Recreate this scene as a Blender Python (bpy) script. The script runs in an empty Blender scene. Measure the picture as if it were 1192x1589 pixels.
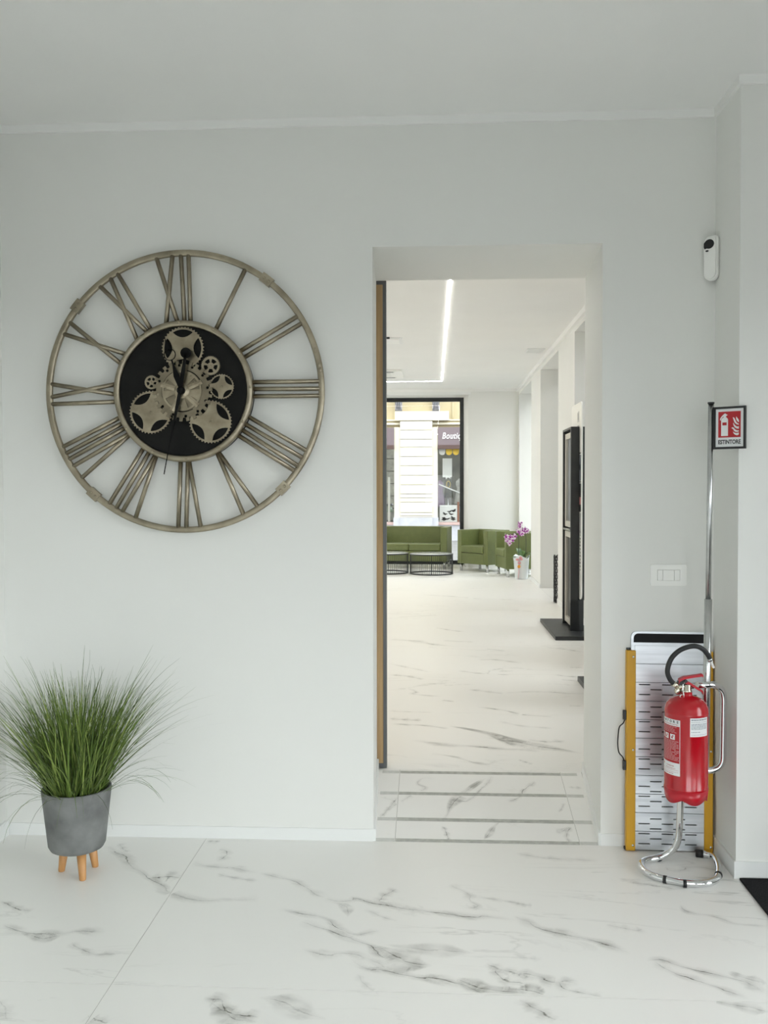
import bpy, bmesh, math, random
from mathutils import Vector, Matrix
R = math.radians
S = bpy.context.scene
col = S.collection
random.seed(7)

# ------------------------------------------------------------------ camera
cam_d = bpy.data.cameras.new('camera')
cam = bpy.data.objects.new('camera', cam_d)
col.objects.link(cam)
cam_d.sensor_fit = 'VERTICAL'
cam_d.sensor_height = 36.0
cam_d.lens = 1404.42 * 36.0 / 1589.0
cam_d.clip_start = 0.05
cam_d.clip_end = 300
yaw, pit, rol = R(3.0716), R(1.3135), R(-0.095)
fw = Vector((-math.sin(yaw) * math.cos(pit), math.cos(yaw) * math.cos(pit), -math.sin(pit)))
r0 = Vector((math.cos(yaw), math.sin(yaw), 0))
u0 = r0.cross(fw)
r2 = r0 * math.cos(rol) + u0 * math.sin(rol)
u2 = -r0 * math.sin(rol) + u0 * math.cos(rol)
M = Matrix((r2, u2, -fw)).transposed().to_4x4()
M.translation = Vector((0.0, -3.7307, 1.4567))
cam.matrix_world = M
S.camera = cam

# ------------------------------------------------------------------ sky, daylight, exposure
world = bpy.data.worlds.new('overcast_sky')
S.world = world
world.use_nodes = True
bg = world.node_tree.nodes['Background']
bg.inputs[0].default_value = (0.93, 0.97, 1.0, 1)
bg.inputs[1].default_value = 7.0

S.view_settings.view_transform = 'Standard'
S.view_settings.look = 'None'
S.view_settings.gamma = 1.0
S.view_settings.use_curve_mapping = False
S.view_settings.exposure = 0.08
S.cycles.use_denoising = True
S.cycles.max_bounces = 14
S.cycles.diffuse_bounces = 8
S.cycles.glossy_bounces = 6
S.cycles.transparent_max_bounces = 24
S.cycles.sample_clamp_indirect = 8.0


def portal(x, y, z, rx, ry, rz, sx, sy):
    d = bpy.data.lights.new('window_daylight', 'AREA')
    d.shape = 'RECTANGLE'
    d.size = sx
    d.size_y = sy
    d.cycles.is_portal = True
    o = bpy.data.objects.new('window_daylight', d)
    o.location = (x, y, z)
    o.rotation_euler = (rx, ry, rz)
    col.objects.link(o)


# windows: far shop window, three tall openings on the right of the far room, the entrance side, the front
portal(-1.0, 12.99, 1.65, R(90), 0, R(180), 3.2, 3.0)      # looks towards -y
for (ya, yb) in ((10.02, 11.9), (7.09, 8.84), (4.1, 5.86), (1.15, 2.9)):
    portal(1.96, (ya + yb) / 2, 1.6, R(90), 0, R(90), yb - ya, 3.0)
portal(2.52, -3.2, 1.1, R(90), 0, R(90), 4.6, 2.25)
portal(0.8, -6.72, 1.08, R(90), 0, 0, 2.8, 2.2)


# ------------------------------------------------------------------ materials
def mat(name, color, rough=0.5, metal=0.0, spec=0.5, coat=0.0, emit=None, es=0.0):
    m = bpy.data.materials.new(name)
    m.use_nodes = True
    b = m.node_tree.nodes['Principled BSDF']
    b.inputs['Base Color'].default_value = (*color, 1)
    b.inputs['Roughness'].default_value = rough
    b.inputs['Metallic'].default_value = metal
    b.inputs['Specular IOR Level'].default_value = spec
    b.inputs['Coat Weight'].default_value = coat
    if emit:
        b.inputs['Emission Color'].default_value = (*emit, 1)
        b.inputs['Emission Strength'].default_value = es
    return m


def nodes(m):
    return m.node_tree.nodes, m.node_tree.links, m.node_tree.nodes['Principled BSDF']


def vary(m, c2, scale=5.0, detail=4.0, lo=0.35, hi=0.65, bump=0.0, bscale=None, stretch=None, rough2=None):
    """noise blend towards a second colour plus an optional fine bump"""
    n, l, b = nodes(m)
    tc = n.new('ShaderNodeTexCoord')
    src = tc.outputs['Object']
    if stretch:
        mp = n.new('ShaderNodeMapping')
        mp.inputs['Scale'].default_value = stretch
        l.new(src, mp.inputs['Vector'])
        src = mp.outputs['Vector']
    nz = n.new('ShaderNodeTexNoise')
    nz.inputs['Scale'].default_value = scale
    nz.inputs['Detail'].default_value = detail
    l.new(src, nz.inputs['Vector'])
    mr = n.new('ShaderNodeMapRange')
    mr.inputs['From Min'].default_value = lo
    mr.inputs['From Max'].default_value = hi
    l.new(nz.outputs['Fac'], mr.inputs['Value'])
    mx = n.new('ShaderNodeMix')
    mx.data_type = 'RGBA'
    mx.inputs['A'].default_value = b.inputs['Base Color'].default_value
    mx.inputs['B'].default_value = (*c2, 1)
    l.new(mr.outputs['Result'], mx.inputs['Factor'])
    l.new(mx.outputs['Result'], b.inputs['Base Color'])
    if bump:
        n2 = n.new('ShaderNodeTexNoise')
        n2.inputs['Scale'].default_value = bscale or scale * 8
        n2.inputs['Detail'].default_value = 3
        l.new(src, n2.inputs['Vector'])
        bp = n.new('ShaderNodeBump')
        bp.inputs['Strength'].default_value = bump
        bp.inputs['Distance'].default_value = 0.002
        l.new(n2.outputs['Fac'], bp.inputs['Height'])
        l.new(bp.outputs['Normal'], b.inputs['Normal'])
    return m


M_wall = vary(mat('white_wall_paint', (0.785, 0.787, 0.762), 0.75, spec=0.25), (0.775, 0.777, 0.75), 2.0, bump=0.06, bscale=90)
M_ceil = vary(mat('white_ceiling_paint', (0.86, 0.86, 0.845), 0.8, spec=0.2), (0.845, 0.845, 0.83), 2.0)
M_trim = mat('white_trim_paint', (0.80, 0.81, 0.80), 0.5)
M_grout = mat('pale_grout', (0.50, 0.49, 0.46), 0.8)
M_dark = vary(mat('charcoal_metal', (0.022, 0.025, 0.027), 0.45), (0.03, 0.033, 0.035), 8)
M_doorframe = vary(mat('grey_door_frame', (0.115, 0.12, 0.12), 0.45, 0.3), (0.13, 0.135, 0.135), 8)
M_black = mat('black_plastic', (0.012, 0.012, 0.013), 0.4)
M_blackmatte = vary(mat('black_matte', (0.010, 0.010, 0.011), 0.75, spec=0.3), (0.014, 0.014, 0.015), 9)
M_mat = vary(mat('black_mat_fibre', (0.012, 0.012, 0.013), 0.95, spec=0.1), (0.03, 0.03, 0.032), 260, bump=0.8, bscale=500)
M_nickel = vary(mat('aged_nickel', (0.42, 0.37, 0.28), 0.36, 1.0), (0.27, 0.235, 0.175), 14, 5, 0.35, 0.7, bump=0.12, bscale=60)
M_gear_shade = vary(mat('shaded_gear_metal', (0.30, 0.26, 0.19), 0.33, 1.0), (0.20, 0.17, 0.12), 16, 5, 0.35, 0.7, bump=0.1, bscale=50)  # gear metal coloured darker to paint shade behind the hub
M_nickel2 = vary(mat('brushed_gear_metal', (0.44, 0.38, 0.28), 0.28, 1.0), (0.27, 0.23, 0.165), 18, 5, 0.35, 0.7, bump=0.1, bscale=50)
M_hand = mat('black_hand_enamel', (0.006, 0.006, 0.006), 0.55, spec=0.12)
M_dial = vary(mat('black_dial', (0.008, 0.008, 0.0075), 0.7, spec=0.18), (0.011, 0.011, 0.010), 30)
M_chrome = mat('chrome', (0.80, 0.81, 0.82), 0.07, 1.0)
M_steel = vary(mat('satin_steel', (0.62, 0.63, 0.63), 0.25, 1.0), (0.52, 0.53, 0.53), 30)
M_alu = vary(mat('brushed_aluminium', (0.66, 0.68, 0.71), 0.36, 0.85), (0.55, 0.57, 0.60), 60, 3, stretch=(0.06, 1, 1))
M_yellow = vary(mat('yellow_rail_paint', (0.62, 0.33, 0.008), 0.42), (0.56, 0.29, 0.006), 6)
M_red = mat('red_enamel', (0.44, 0.004, 0.012), 0.2, coat=0.25)
M_redpl = mat('red_plastic', (0.46, 0.008, 0.02), 0.3)
M_redink = mat('red_print', (0.42, 0.008, 0.015), 0.4)
M_paper = mat('white_label', (0.78, 0.79, 0.80), 0.4)
M_ink = mat('grey_print', (0.22, 0.24, 0.28), 0.5)
M_inkblk = mat('black_print', (0.02, 0.02, 0.02), 0.5)
M_pink = mat('pink_print', (0.55, 0.22, 0.23), 0.45)
M_brass = mat('silver_valve', (0.66, 0.62, 0.52), 0.22, 1.0)
M_hose = vary(mat('black_rubber', (0.016, 0.017, 0.018), 0.5), (0.022, 0.023, 0.024), 20)
M_white = mat('white_plastic', (0.86, 0.86, 0.83), 0.3)
M_concrete = vary(mat('grey_concrete', (0.20, 0.205, 0.20), 0.75, spec=0.3), (0.115, 0.118, 0.115), 9, 6, 0.38, 0.66, bump=0.15, bscale=60)
M_legwood = vary(mat('beech_wood', (0.55, 0.29, 0.11), 0.45), (0.46, 0.22, 0.075), 10, 4, stretch=(6, 6, 1))
M_soil = vary(mat('dark_soil', (0.03, 0.025, 0.018), 0.95), (0.06, 0.05, 0.035), 60)
M_oak = vary(mat('oak_veneer', (0.60, 0.41, 0.20), 0.5), (0.46, 0.30, 0.14), 3.0, 6, 0.35, 0.7, stretch=(14, 14, 0.9))
M_green = vary(mat('green_leather', (0.155, 0.180, 0.062), 0.42, spec=0.5), (0.14, 0.165, 0.057), 12, bump=0.1, bscale=150)
M_leaf = vary(mat('orchid_leaf', (0.05, 0.13, 0.025), 0.35), (0.09, 0.18, 0.04), 20)
M_petal = vary(mat('orchid_petal', (0.85, 0.78, 0.85), 0.55), (0.42, 0.03, 0.42), 30, 3, 0.47, 0.58)
M_stem = mat('orchid_stem', (0.05, 0.06, 0.03), 0.6)
M_ribbon = mat('pink_ribbon', (0.75, 0.35, 0.38), 0.5)
M_sunfl = mat('orange_bow', (0.75, 0.32, 0.03), 0.5)
M_silver = mat('silver_foil_pot', (0.72, 0.76, 0.77), 0.3, 0.3)
M_led = mat('led_strip', (1, 1, 1), 0.5, emit=(1.0, 0.965, 0.91), es=47.0)
M_screen = mat('grey_blind', (0.16, 0.18, 0.21), 0.3)
M_champ = mat('champagne_profile', (0.62, 0.60, 0.54), 0.35, 0.4)
M_asphalt = vary(mat('street_stone', (0.16, 0.16, 0.16), 0.9), (0.12, 0.12, 0.12), 3, 5)
M_stucco = vary(mat('cream_stucco', (0.44, 0.38, 0.25), 0.85, spec=0.2), (0.41, 0.35, 0.225), 1.5)
M_skyblock = vary(mat('sky_blocker_grey', (0.42, 0.43, 0.44), 0.85, spec=0.2), (0.38, 0.39, 0.40), 1.5)
M_stucco2 = vary(mat('pale_stucco', (0.60, 0.575, 0.49), 0.85, spec=0.2), (0.575, 0.545, 0.46), 1.5)
M_plinth = vary(mat('grey_marble_plinth', (0.45, 0.46, 0.50), 0.6), (0.37, 0.38, 0.42), 4)
M_corbel = vary(mat('carved_grey_stone', (0.42, 0.42, 0.46), 0.8), (0.22, 0.22, 0.25), 14)
M_sign = mat('mauve_sign_board', (0.135, 0.105, 0.118), 0.5)
M_signedge = mat('brown_awning_edge', (0.065, 0.035, 0.03), 0.6)
M_lemon = vary(mat('yellow_valance', (0.52, 0.36, 0.03), 0.6), (0.40, 0.26, 0.02), 4)
M_shop = vary(mat('shop_interior_grey', (0.20, 0.20, 0.18), 0.8), (0.13, 0.13, 0.12), 2.5)
M_cloth1 = vary(mat('dark_cloth', (0.035, 0.04, 0.035), 0.8), (0.09, 0.09, 0.06), 9)
M_cloth2 = vary(mat('mauve_cloth', (0.13, 0.075, 0.14), 0.8), (0.18, 0.12, 0.18), 7)
M_cloth3 = vary(mat('pale_cloth', (0.42, 0.42, 0.40), 0.8), (0.30, 0.30, 0.29), 6)
M_gold = mat('gold_cord', (0.45, 0.33, 0.06), 0.5)
M_sagegreen = mat('sage_paint', (0.16, 0.22, 0.16), 0.6)
M_terracotta = mat('terracotta_paint', (0.30, 0.12, 0.07), 0.6)

# marble: white porcelain with faint clouds; vein ribbons carry their own soft-edged print
M_marble = mat('marble_porcelain', (0.87, 0.86, 0.83), 0.34, spec=0.42)
n, l, b = nodes(M_marble)
geo = n.new('ShaderNodeNewGeometry')
oi = n.new('ShaderNodeObjectInfo')
ad = n.new('ShaderNodeVectorMath'); ad.operation = 'MULTIPLY_ADD'
cmb = n.new('ShaderNodeCombineXYZ')
for k in range(3):
    l.new(oi.outputs['Random'], cmb.inputs[k])
l.new(cmb.outputs[0], ad.inputs[0]); ad.inputs[1].default_value = (37, 71, 0); l.new(geo.outputs['Position'], ad.inputs[2])
mp = n.new('ShaderNodeMapping'); mp.inputs['Rotation'].default_value = (0, 0, R(12)); mp.inputs['Scale'].default_value = (0.5, 1.6, 1)
l.new(ad.outputs[0], mp.inputs[0])
nz = n.new('ShaderNodeTexNoise'); nz.inputs['Scale'].default_value = 1.6; nz.inputs['Detail'].default_value = 7; nz.inputs['Roughness'].default_value = 0.6; nz.inputs['Distortion'].default_value = 0.9
l.new(mp.outputs[0], nz.inputs['Vector'])
sb = n.new('ShaderNodeMath'); sb.operation = 'SUBTRACT'; l.new(nz.outputs['Fac'], sb.inputs[0]); sb.inputs[1].default_value = 0.5
ab = n.new('ShaderNodeMath'); ab.operation = 'ABSOLUTE'; l.new(sb.outputs[0], ab.inputs[0])
mr = n.new('ShaderNodeMapRange'); mr.interpolation_type = 'SMOOTHSTEP'
mr.inputs['From Min'].default_value = 0.0; mr.inputs['From Max'].default_value = 0.012; mr.inputs['To Min'].default_value = 1.0; mr.inputs['To Max'].default_value = 0.0
l.new(ab.outputs[0], mr.inputs['Value'])
nz2 = n.new('ShaderNodeTexNoise'); nz2.inputs['Scale'].default_value = 1.1; nz2.inputs['Detail'].default_value = 3
l.new(ad.outputs[0], nz2.inputs['Vector'])
mr2 = n.new('ShaderNodeMapRange'); mr2.inputs['From Min'].default_value = 0.50; mr2.inputs['From Max'].default_value = 0.72; mr2.inputs['To Max'].default_value = 0.45
l.new(nz2.outputs['Fac'], mr2.inputs['Value'])
mu = n.new('ShaderNodeMath'); mu.operation = 'MULTIPLY'; l.new(mr.outputs[0], mu.inputs[0]); l.new(mr2.outputs[0], mu.inputs[1])
mx = n.new('ShaderNodeMix'); mx.data_type = 'RGBA'
mx.inputs['A'].default_value = (0.885, 0.875, 0.85, 1); mx.inputs['B'].default_value = (0.36, 0.36, 0.34, 1)
l.new(mu.outputs[0], mx.inputs['Factor']); l.new(mx.outputs['Result'], b.inputs['Base Color'])

# vein print: a fine wandering line inside a soft wash, fading to nothing at the ribbon's edge
M_vein = mat('marble_vein', (0.215, 0.212, 0.175), 0.34, spec=0.42)
n, l, b = nodes(M_vein)
def mth(op, a, c=None, d=None):
    q = n.new('ShaderNodeMath'); q.operation = op
    for i, v in enumerate((a, c, d)):
        if v is None: continue
        if isinstance(v, (int, float)): q.inputs[i].default_value = v
        else: l.new(v, q.inputs[i])
    return q.outputs[0]
def ramp(v, f0, f1, t0, t1):
    q = n.new('ShaderNodeMapRange'); q.interpolation_type = 'SMOOTHSTEP'
    for k, x in (('From Min', f0), ('From Max', f1), ('To Min', t0), ('To Max', t1)): q.inputs[k].default_value = x
    l.new(v, q.inputs['Value']); return q.outputs[0]
def attr(name):
    q = n.new('ShaderNodeAttribute'); q.attribute_name = name; return q.outputs['Fac']
across, amount, wide = attr('across'), attr('amount'), attr('wide')
geo = n.new('ShaderNodeNewGeometry')
rot = n.new('ShaderNodeMapping'); rot.inputs['Rotation'].default_value = (0, 0, R(22)); l.new(geo.outputs['Position'], rot.inputs[0])
scl = n.new('ShaderNodeMapping'); scl.inputs['Scale'].default_value = (0.5, 1.35, 1); l.new(rot.outputs[0], scl.inputs[0])
def noise(s, d, r=0.6):
    q = n.new('ShaderNodeTexNoise'); q.inputs['Scale'].default_value = s; q.inputs['Detail'].default_value = d; q.inputs['Roughness'].default_value = r
    l.new(scl.outputs[0], q.inputs['Vector']); return q.outputs['Fac']
n1, n2, n3 = noise(14, 8, 0.62), noise(7, 6), noise(30, 6, 0.7)
wob = mth('ABSOLUTE', mth('ADD', across, mth('MULTIPLY', mth('SUBTRACT', n1, 0.5), 1.15)))
edge = ramp(mth('ABSOLUTE', across), 0.45, 0.97, 1.0, 0.0)
core = mth('MULTIPLY', ramp(wob, 0.012, 0.075, 1.0, 0.0), ramp(n2, 0.36, 0.60, 0.45, 1.0))
halo = mth('MULTIPLY', ramp(wob, 0.0, 0.7, 0.38, 0.0), ramp(n3, 0.35, 0.65, 0.35, 1.0))
wash = mth('MULTIPLY', wide, mth('MULTIPLY', ramp(n2, 0.38, 0.58, 0.12, 0.42), ramp(n3, 0.3, 0.7, 0.7, 1.15)))
msk = mth('MULTIPLY', mth('MULTIPLY', mth('MAXIMUM', mth('MAXIMUM', core, halo), wash), edge), amount)
l.new(msk, b.inputs['Alpha'])

# window glass: one thin pane, lets light straight through and mirrors a little
M_glass = bpy.data.materials.new('window_glass')
M_glass.use_nodes = True
n = M_glass.node_tree.nodes; l = M_glass.node_tree.links
n.remove(n['Principled BSDF'])
tr = n.new('ShaderNodeBsdfTransparent'); tr.inputs[0].default_value = (0.96, 0.98, 0.97, 1)
gl = n.new('ShaderNodeBsdfGlossy'); gl.inputs['Roughness'].default_value = 0.01
fr = n.new('ShaderNodeFresnel'); fr.inputs[0].default_value = 1.35
mxs = n.new('ShaderNodeMixShader')
l.new(fr.outputs[0], mxs.inputs[0]); l.new(tr.outputs[0], mxs.inputs[1]); l.new(gl.outputs[0], mxs.inputs[2])
l.new(mxs.outputs[0], n['Material Output'].inputs['Surface'])

# grass: green varied per blade
M_grass = mat('grass_blade', (0.10, 0.17, 0.03), 0.5, spec=0.3)
n, l, b = nodes(M_grass)
at = n.new('ShaderNodeAttribute'); at.attribute_name = 'tone'
rp = n.new('ShaderNodeValToRGB')
rp.color_ramp.elements[0].color = (0.04, 0.06, 0.02, 1)
rp.color_ramp.elements[1].color = (0.36, 0.44, 0.12, 1)
e = rp.color_ramp.elements.new(0.5); e.color = (0.105, 0.17, 0.03, 1)
l.new(at.outputs['Fac'], rp.inputs[0]); l.new(rp.outputs[0], b.inputs['Base Color'])


# ------------------------------------------------------------------ mesh helpers
class MB:
    """collects shapes into one mesh"""
    def __init__(s):
        s.bm = bmesh.new()
        s.mi = 0

    def _mark(s, faces, smooth=False):
        for f in faces:
            f.material_index = s.mi
            f.smooth = smooth

    def box(s, x0, x1, y0, y1, z0, z1, bev=0.0, seg=2):
        r = bmesh.ops.create_cube(s.bm, size=1.0)
        vs = r['verts']
        bmesh.ops.scale(s.bm, vec=(x1 - x0, y1 - y0, z1 - z0), verts=vs)
        bmesh.ops.translate(s.bm, vec=((x0 + x1) / 2, (y0 + y1) / 2, (z0 + z1) / 2), verts=vs)
        fs = list({f for v in vs for f in v.link_faces})
        s._mark(fs)
        if bev:
            es = list({e for v in vs for e in v.link_edges})
            q = bmesh.ops.bevel(s.bm, geom=es, offset=bev, segments=seg, affect='EDGES', profile=0.5)
            s._mark(q['faces'], True)
        return s

    def prism(s, pts, z0, z1):
        """vertical prism over a plan polygon (counter-clockwise)"""
        a = [s.bm.verts.new((p[0], p[1], z0)) for p in pts]
        c = [s.bm.verts.new((p[0], p[1], z1)) for p in pts]
        k = len(pts)
        fs = [s.bm.faces.new(a[::-1]), s.bm.faces.new(c)]
        for i in range(k):
            fs.append(s.bm.faces.new((a[i], a[(i + 1) % k], c[(i + 1) % k], c[i])))
        s._mark(fs)
        return s

    def hexa(s, a, c):
        """two matching quads joined to a solid"""
        va = [s.bm.verts.new(p) for p in a]
        vc = [s.bm.verts.new(p) for p in c]
        fs = [s.bm.faces.new(va[::-1]), s.bm.faces.new(vc)]
        k = len(a)
        for i in range(k):
            fs.append(s.bm.faces.new((va[i], va[(i + 1) % k], vc[(i + 1) % k], vc[i])))
        s._mark(fs)
        return s

    def quad(s, pts):
        s._mark([s.bm.faces.new([s.bm.verts.new(p) for p in pts])])
        return s

    def lathe(s, prof, n=32, o=(0, 0, 0), axis='z', caps=True):
        def P(r, h, t):
            x, y = r * math.cos(t), r * math.sin(t)
            if axis == 'z': q = (x, y, h)
            elif axis == 'y': q = (x, h, -y)
            else: q = (h, x, y)
            return (q[0] + o[0], q[1] + o[1], q[2] + o[2])
        rings = []
        for (r, h) in prof:
            rings.append([s.bm.verts.new(P(r, h, 2 * math.pi * i / n)) for i in range(n)])
        fs = []
        for a, c in zip(rings, rings[1:]):
            for i in range(n):
                fs.append(s.bm.faces.new((a[i], a[(i + 1) % n], c[(i + 1) % n], c[i])))
        s._mark(fs, True)
        if caps:
            f2 = []
            if prof[0][0] > 1e-6: f2.append(s.bm.faces.new(rings[0][::-1]))
            if prof[-1][0] > 1e-6: f2.append(s.bm.faces.new(rings[-1]))
            s._mark(f2)
        return s

    def tube(s, pts, rad, n=12, closed=False, caps=True, flat=1.0):
        pts = [Vector(p) for p in pts]
        k = len(pts)
        rads = rad if isinstance(rad, (list, tuple)) else [rad] * k
        tan = []
        for i in range(k):
            if closed: t = pts[(i + 1) % k] - pts[i - 1]
            else: t = pts[min(i + 1, k - 1)] - pts[max(i - 1, 0)]
            tan.append(t.normalized())
        up = Vector((0, 0, 1)) if abs(tan[0].z) < 0.9 else Vector((0, 1, 0))
        nr = (up - tan[0] * up.dot(tan[0])).normalized()
        rings = []
        for i in range(k):
            nr = (nr - tan[i] * nr.dot(tan[i])).normalized()
            bn = tan[i].cross(nr)
            rings.append([s.bm.verts.new(pts[i] + (nr * math.cos(2 * math.pi * j / n) + bn * math.sin(2 * math.pi * j / n) * flat) * rads[i]) for j in range(n)])
        fs = []
        for i in range(k if closed else k - 1):
            a, c = rings[i], rings[(i + 1) % k]
            for j in range(n):
                fs.append(s.bm.faces.new((a[j], a[(j + 1) % n], c[(j + 1) % n], c[j])))
        s._mark(fs, n > 4)
        if caps and not closed:
            s._mark([s.bm.faces.new(rings[0][::-1]), s.bm.faces.new(rings[-1])])
        return s

    def add(s, me, mtx=None):
        """append a mesh datablock"""
        k0 = len(s.bm.verts); f0 = len(s.bm.faces)
        s.bm.from_mesh(me)
        s.bm.verts.ensure_lookup_table(); s.bm.faces.ensure_lookup_table()
        vs = s.bm.verts[k0:]
        if mtx is not None: bmesh.ops.transform(s.bm, matrix=mtx, verts=vs)
        for f in s.bm.faces[f0:]: f.material_index = s.mi
        return vs

    def sphere(s, c, r, sc=(1, 1, 1), u=16, v=10):
        q = bmesh.ops.create_uvsphere(s.bm, u_segments=u, v_segments=v, radius=r)
        bmesh.ops.scale(s.bm, vec=sc, verts=q['verts'])
        bmesh.ops.translate(s.bm, vec=c, verts=q['verts'])
        s._mark({f for w in q['verts'] for f in w.link_faces}, True)
        return s

    def xf(s, mtx):
        bmesh.ops.transform(s.bm, matrix=mtx, verts=s.bm.verts[:])
        return s

    def build(s, name, ms, parent=None, fix=True):
        if fix: bmesh.ops.recalc_face_normals(s.bm, faces=s.bm.faces[:])
        me = bpy.data.meshes.new(name)
        s.bm.to_mesh(me); s.bm.free()
        for m in (ms if isinstance(ms, (list, tuple)) else [ms]): me.materials.append(m)
        o = bpy.data.objects.new(name, me)
        col.objects.link(o)
        if parent: o.parent = parent
        return o


def smooth_path(pts, sub=8, closed=False):
    P = [Vector(p) for p in pts]
    k = len(P); out = []
    rng = range(k if closed else k - 1)
    for i in rng:
        p0 = P[(i - 1) % k] if closed else P[max(i - 1, 0)]
        p1, p2 = P[i], P[(i + 1) % k]
        p3 = P[(i + 2) % k] if closed else P[min(i + 2, k - 1)]
        for j in range(sub):
            t = j / sub
            out.append(0.5 * ((2 * p1) + (p2 - p0) * t + (2 * p0 - 5 * p1 + 4 * p2 - p3) * t * t + (3 * p1 - p0 - 3 * p2 + p3) * t ** 3))
    if not closed: out.append(P[-1])
    return out


def round_path(pts, rad, sub=7):
    """polyline with its corners rounded by arcs"""
    P = [Vector(p) for p in pts]; out = [P[0]]
    for i in range(1, len(P) - 1):
        a, b_, c = P[i - 1], P[i], P[i + 1]
        r_ = rad[i] if isinstance(rad, (list, tuple)) else rad
        d1 = (a - b_); d2 = (c - b_)
        r1 = min(r_, d1.length * 0.49); r2_ = min(r_, d2.length * 0.49)
        s_, e_ = b_ + d1.normalized() * r1, b_ + d2.normalized() * r2_
        for j in range(sub + 1):
            t = j / sub
            out.append(s_ * (1 - t) ** 2 + b_ * 2 * t * (1 - t) + e_ * t * t)
    out.append(P[-1])
    return out


def curve_mesh(c):
    o = bpy.data.objects.new('outline', c)
    col.objects.link(o)
    dg = bpy.context.evaluated_depsgraph_get()
    me = bpy.data.meshes.new_from_object(o.evaluated_get(dg))
    bpy.data.objects.remove(o)
    bpy.data.curves.remove(c)
    return me


def outline(loops, thick):
    """flat plate from closed outlines in x,y (inner loops become holes), centred on z=0"""
    c = bpy.data.curves.new('outline', 'CURVE')
    c.dimensions = '2D'; c.fill_mode = 'BOTH'; c.extrude = thick / 2
    for lp in loops:
        s = c.splines.new('POLY')
        s.points.add(len(lp) - 1)
        for p, q in zip(s.points, lp): p.co = (q[0], q[1], 0, 1)
        s.use_cyclic_u = True
    return curve_mesh(c)


def lettering(txt, size, thick=0.0006, shear=0.0, bold=0.0, ax='CENTER'):
    c = bpy.data.curves.new('lettering', 'FONT')
    c.body = txt; c.size = size; c.extrude = thick / 2; c.shear = shear; c.offset = bold
    c.align_x = ax; c.space_character = 1.08 if shear else 1.0; c.align_y = 'CENTER'; c.resolution_u = 3
    return curve_mesh(c)


STAND = Matrix.Rotation(R(90), 4, 'X')       # x,y plane -> x,z plane (facing -y)


def tag(o, label=None, cat=None, group=None, kind=None):
    if label: o['label'] = label
    if cat: o['category'] = cat
    if group: o['group'] = group
    if kind: o['kind'] = kind
    return o


def thing(name, loc, label, cat, rz=0.0, group=None, rx=0.0, ry=0.0):
    o = bpy.data.objects.new(name, None)
    o.empty_display_size = 0.1
    o.location = loc; o.rotation_euler = (rx, ry, rz)
    col.objects.link(o)
    return tag(o, label, cat, group)


def struct(name, mb, m, parent=None):
    o = mb.build(name, m, parent)
    if not parent: o['kind'] = 'structure'
    return o


def kids(o):
    return [c for c in bpy.data.objects if c.parent == o]


def copy_tree(o, parent=None):
    c = o.copy(); col.objects.link(c)
    if parent: c.parent = parent
    for k in kids(o): copy_tree(k, c)
    return c


def circle(r, n, cx=0, cy=0, a0=0.0):
    return [(cx + r * math.cos(a0 + 2 * math.pi * i / n), cy + r * math.sin(a0 + 2 * math.pi * i / n)) for i in range(n)]


def rrect(x0, x1, y0, y1, r, n=5):
    out = []
    for (cx, cy, a) in ((x1 - r, y0 + r, -90), (x1 - r, y1 - r, 0), (x0 + r, y1 - r, 90), (x0 + r, y0 + r, 180)):
        for i in range(n + 1):
            t = R(a + 90 * i / n)
            out.append((cx + r * math.cos(t), cy + r * math.sin(t)))
    return out

# ------------------------------------------------------------------ setting: shell
ZF = 0.116            # floor level of the far room, one ramp up
H1, H2 = 2.985, 3.22  # ceilings
OL0, OR0, OL1, OR1, OT = -0.246, 0.689, -0.268, 0.719, 2.459

mb = MB()
mb.prism([(-5.7, 0), (OL0, 0), (OL1, 0.6), (-5.7, 0.6)], -0.05, 3.4)
mb.prism([(OR0, 0), (4.2, 0), (4.2, 0.6), (OR1, 0.6)], -0.05, 3.4)
mb.prism([(OL0, 0), (OR0, 0), (OR1, 0.6), (OL1, 0.6)], OT, 3.4)
struct('wall_back', mb, M_wall)
struct('wall_corner', MB().box(1.138, 4.2, -0.293, 0.0, -0.05, 3.1), M_wall)
struct('wall_left', MB().box(-2.0, -1.81, -6.7, 0.0, -0.05, 3.1), M_wall)
mb = MB()
mb.box(2.3, 2.5, -0.9, -0.293, -0.05, 3.1); mb.box(2.3, 2.5, -6.7, -5.5, -0.05, 3.1); mb.box(2.3, 2.5, -5.5, -0.9, 2.2, 3.1)
struct('wall_right', mb, M_wall)
mb = MB()
mb.box(-2.0, -0.6, -6.7, -6.5, -0.05, 3.1); mb.box(2.2, 2.3, -6.7, -6.5, -0.05, 3.1)
mb.box(-0.6, 2.2, -6.7, -6.5, 2.15, 3.1)
struct('wall_front', mb, M_wall)


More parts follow.
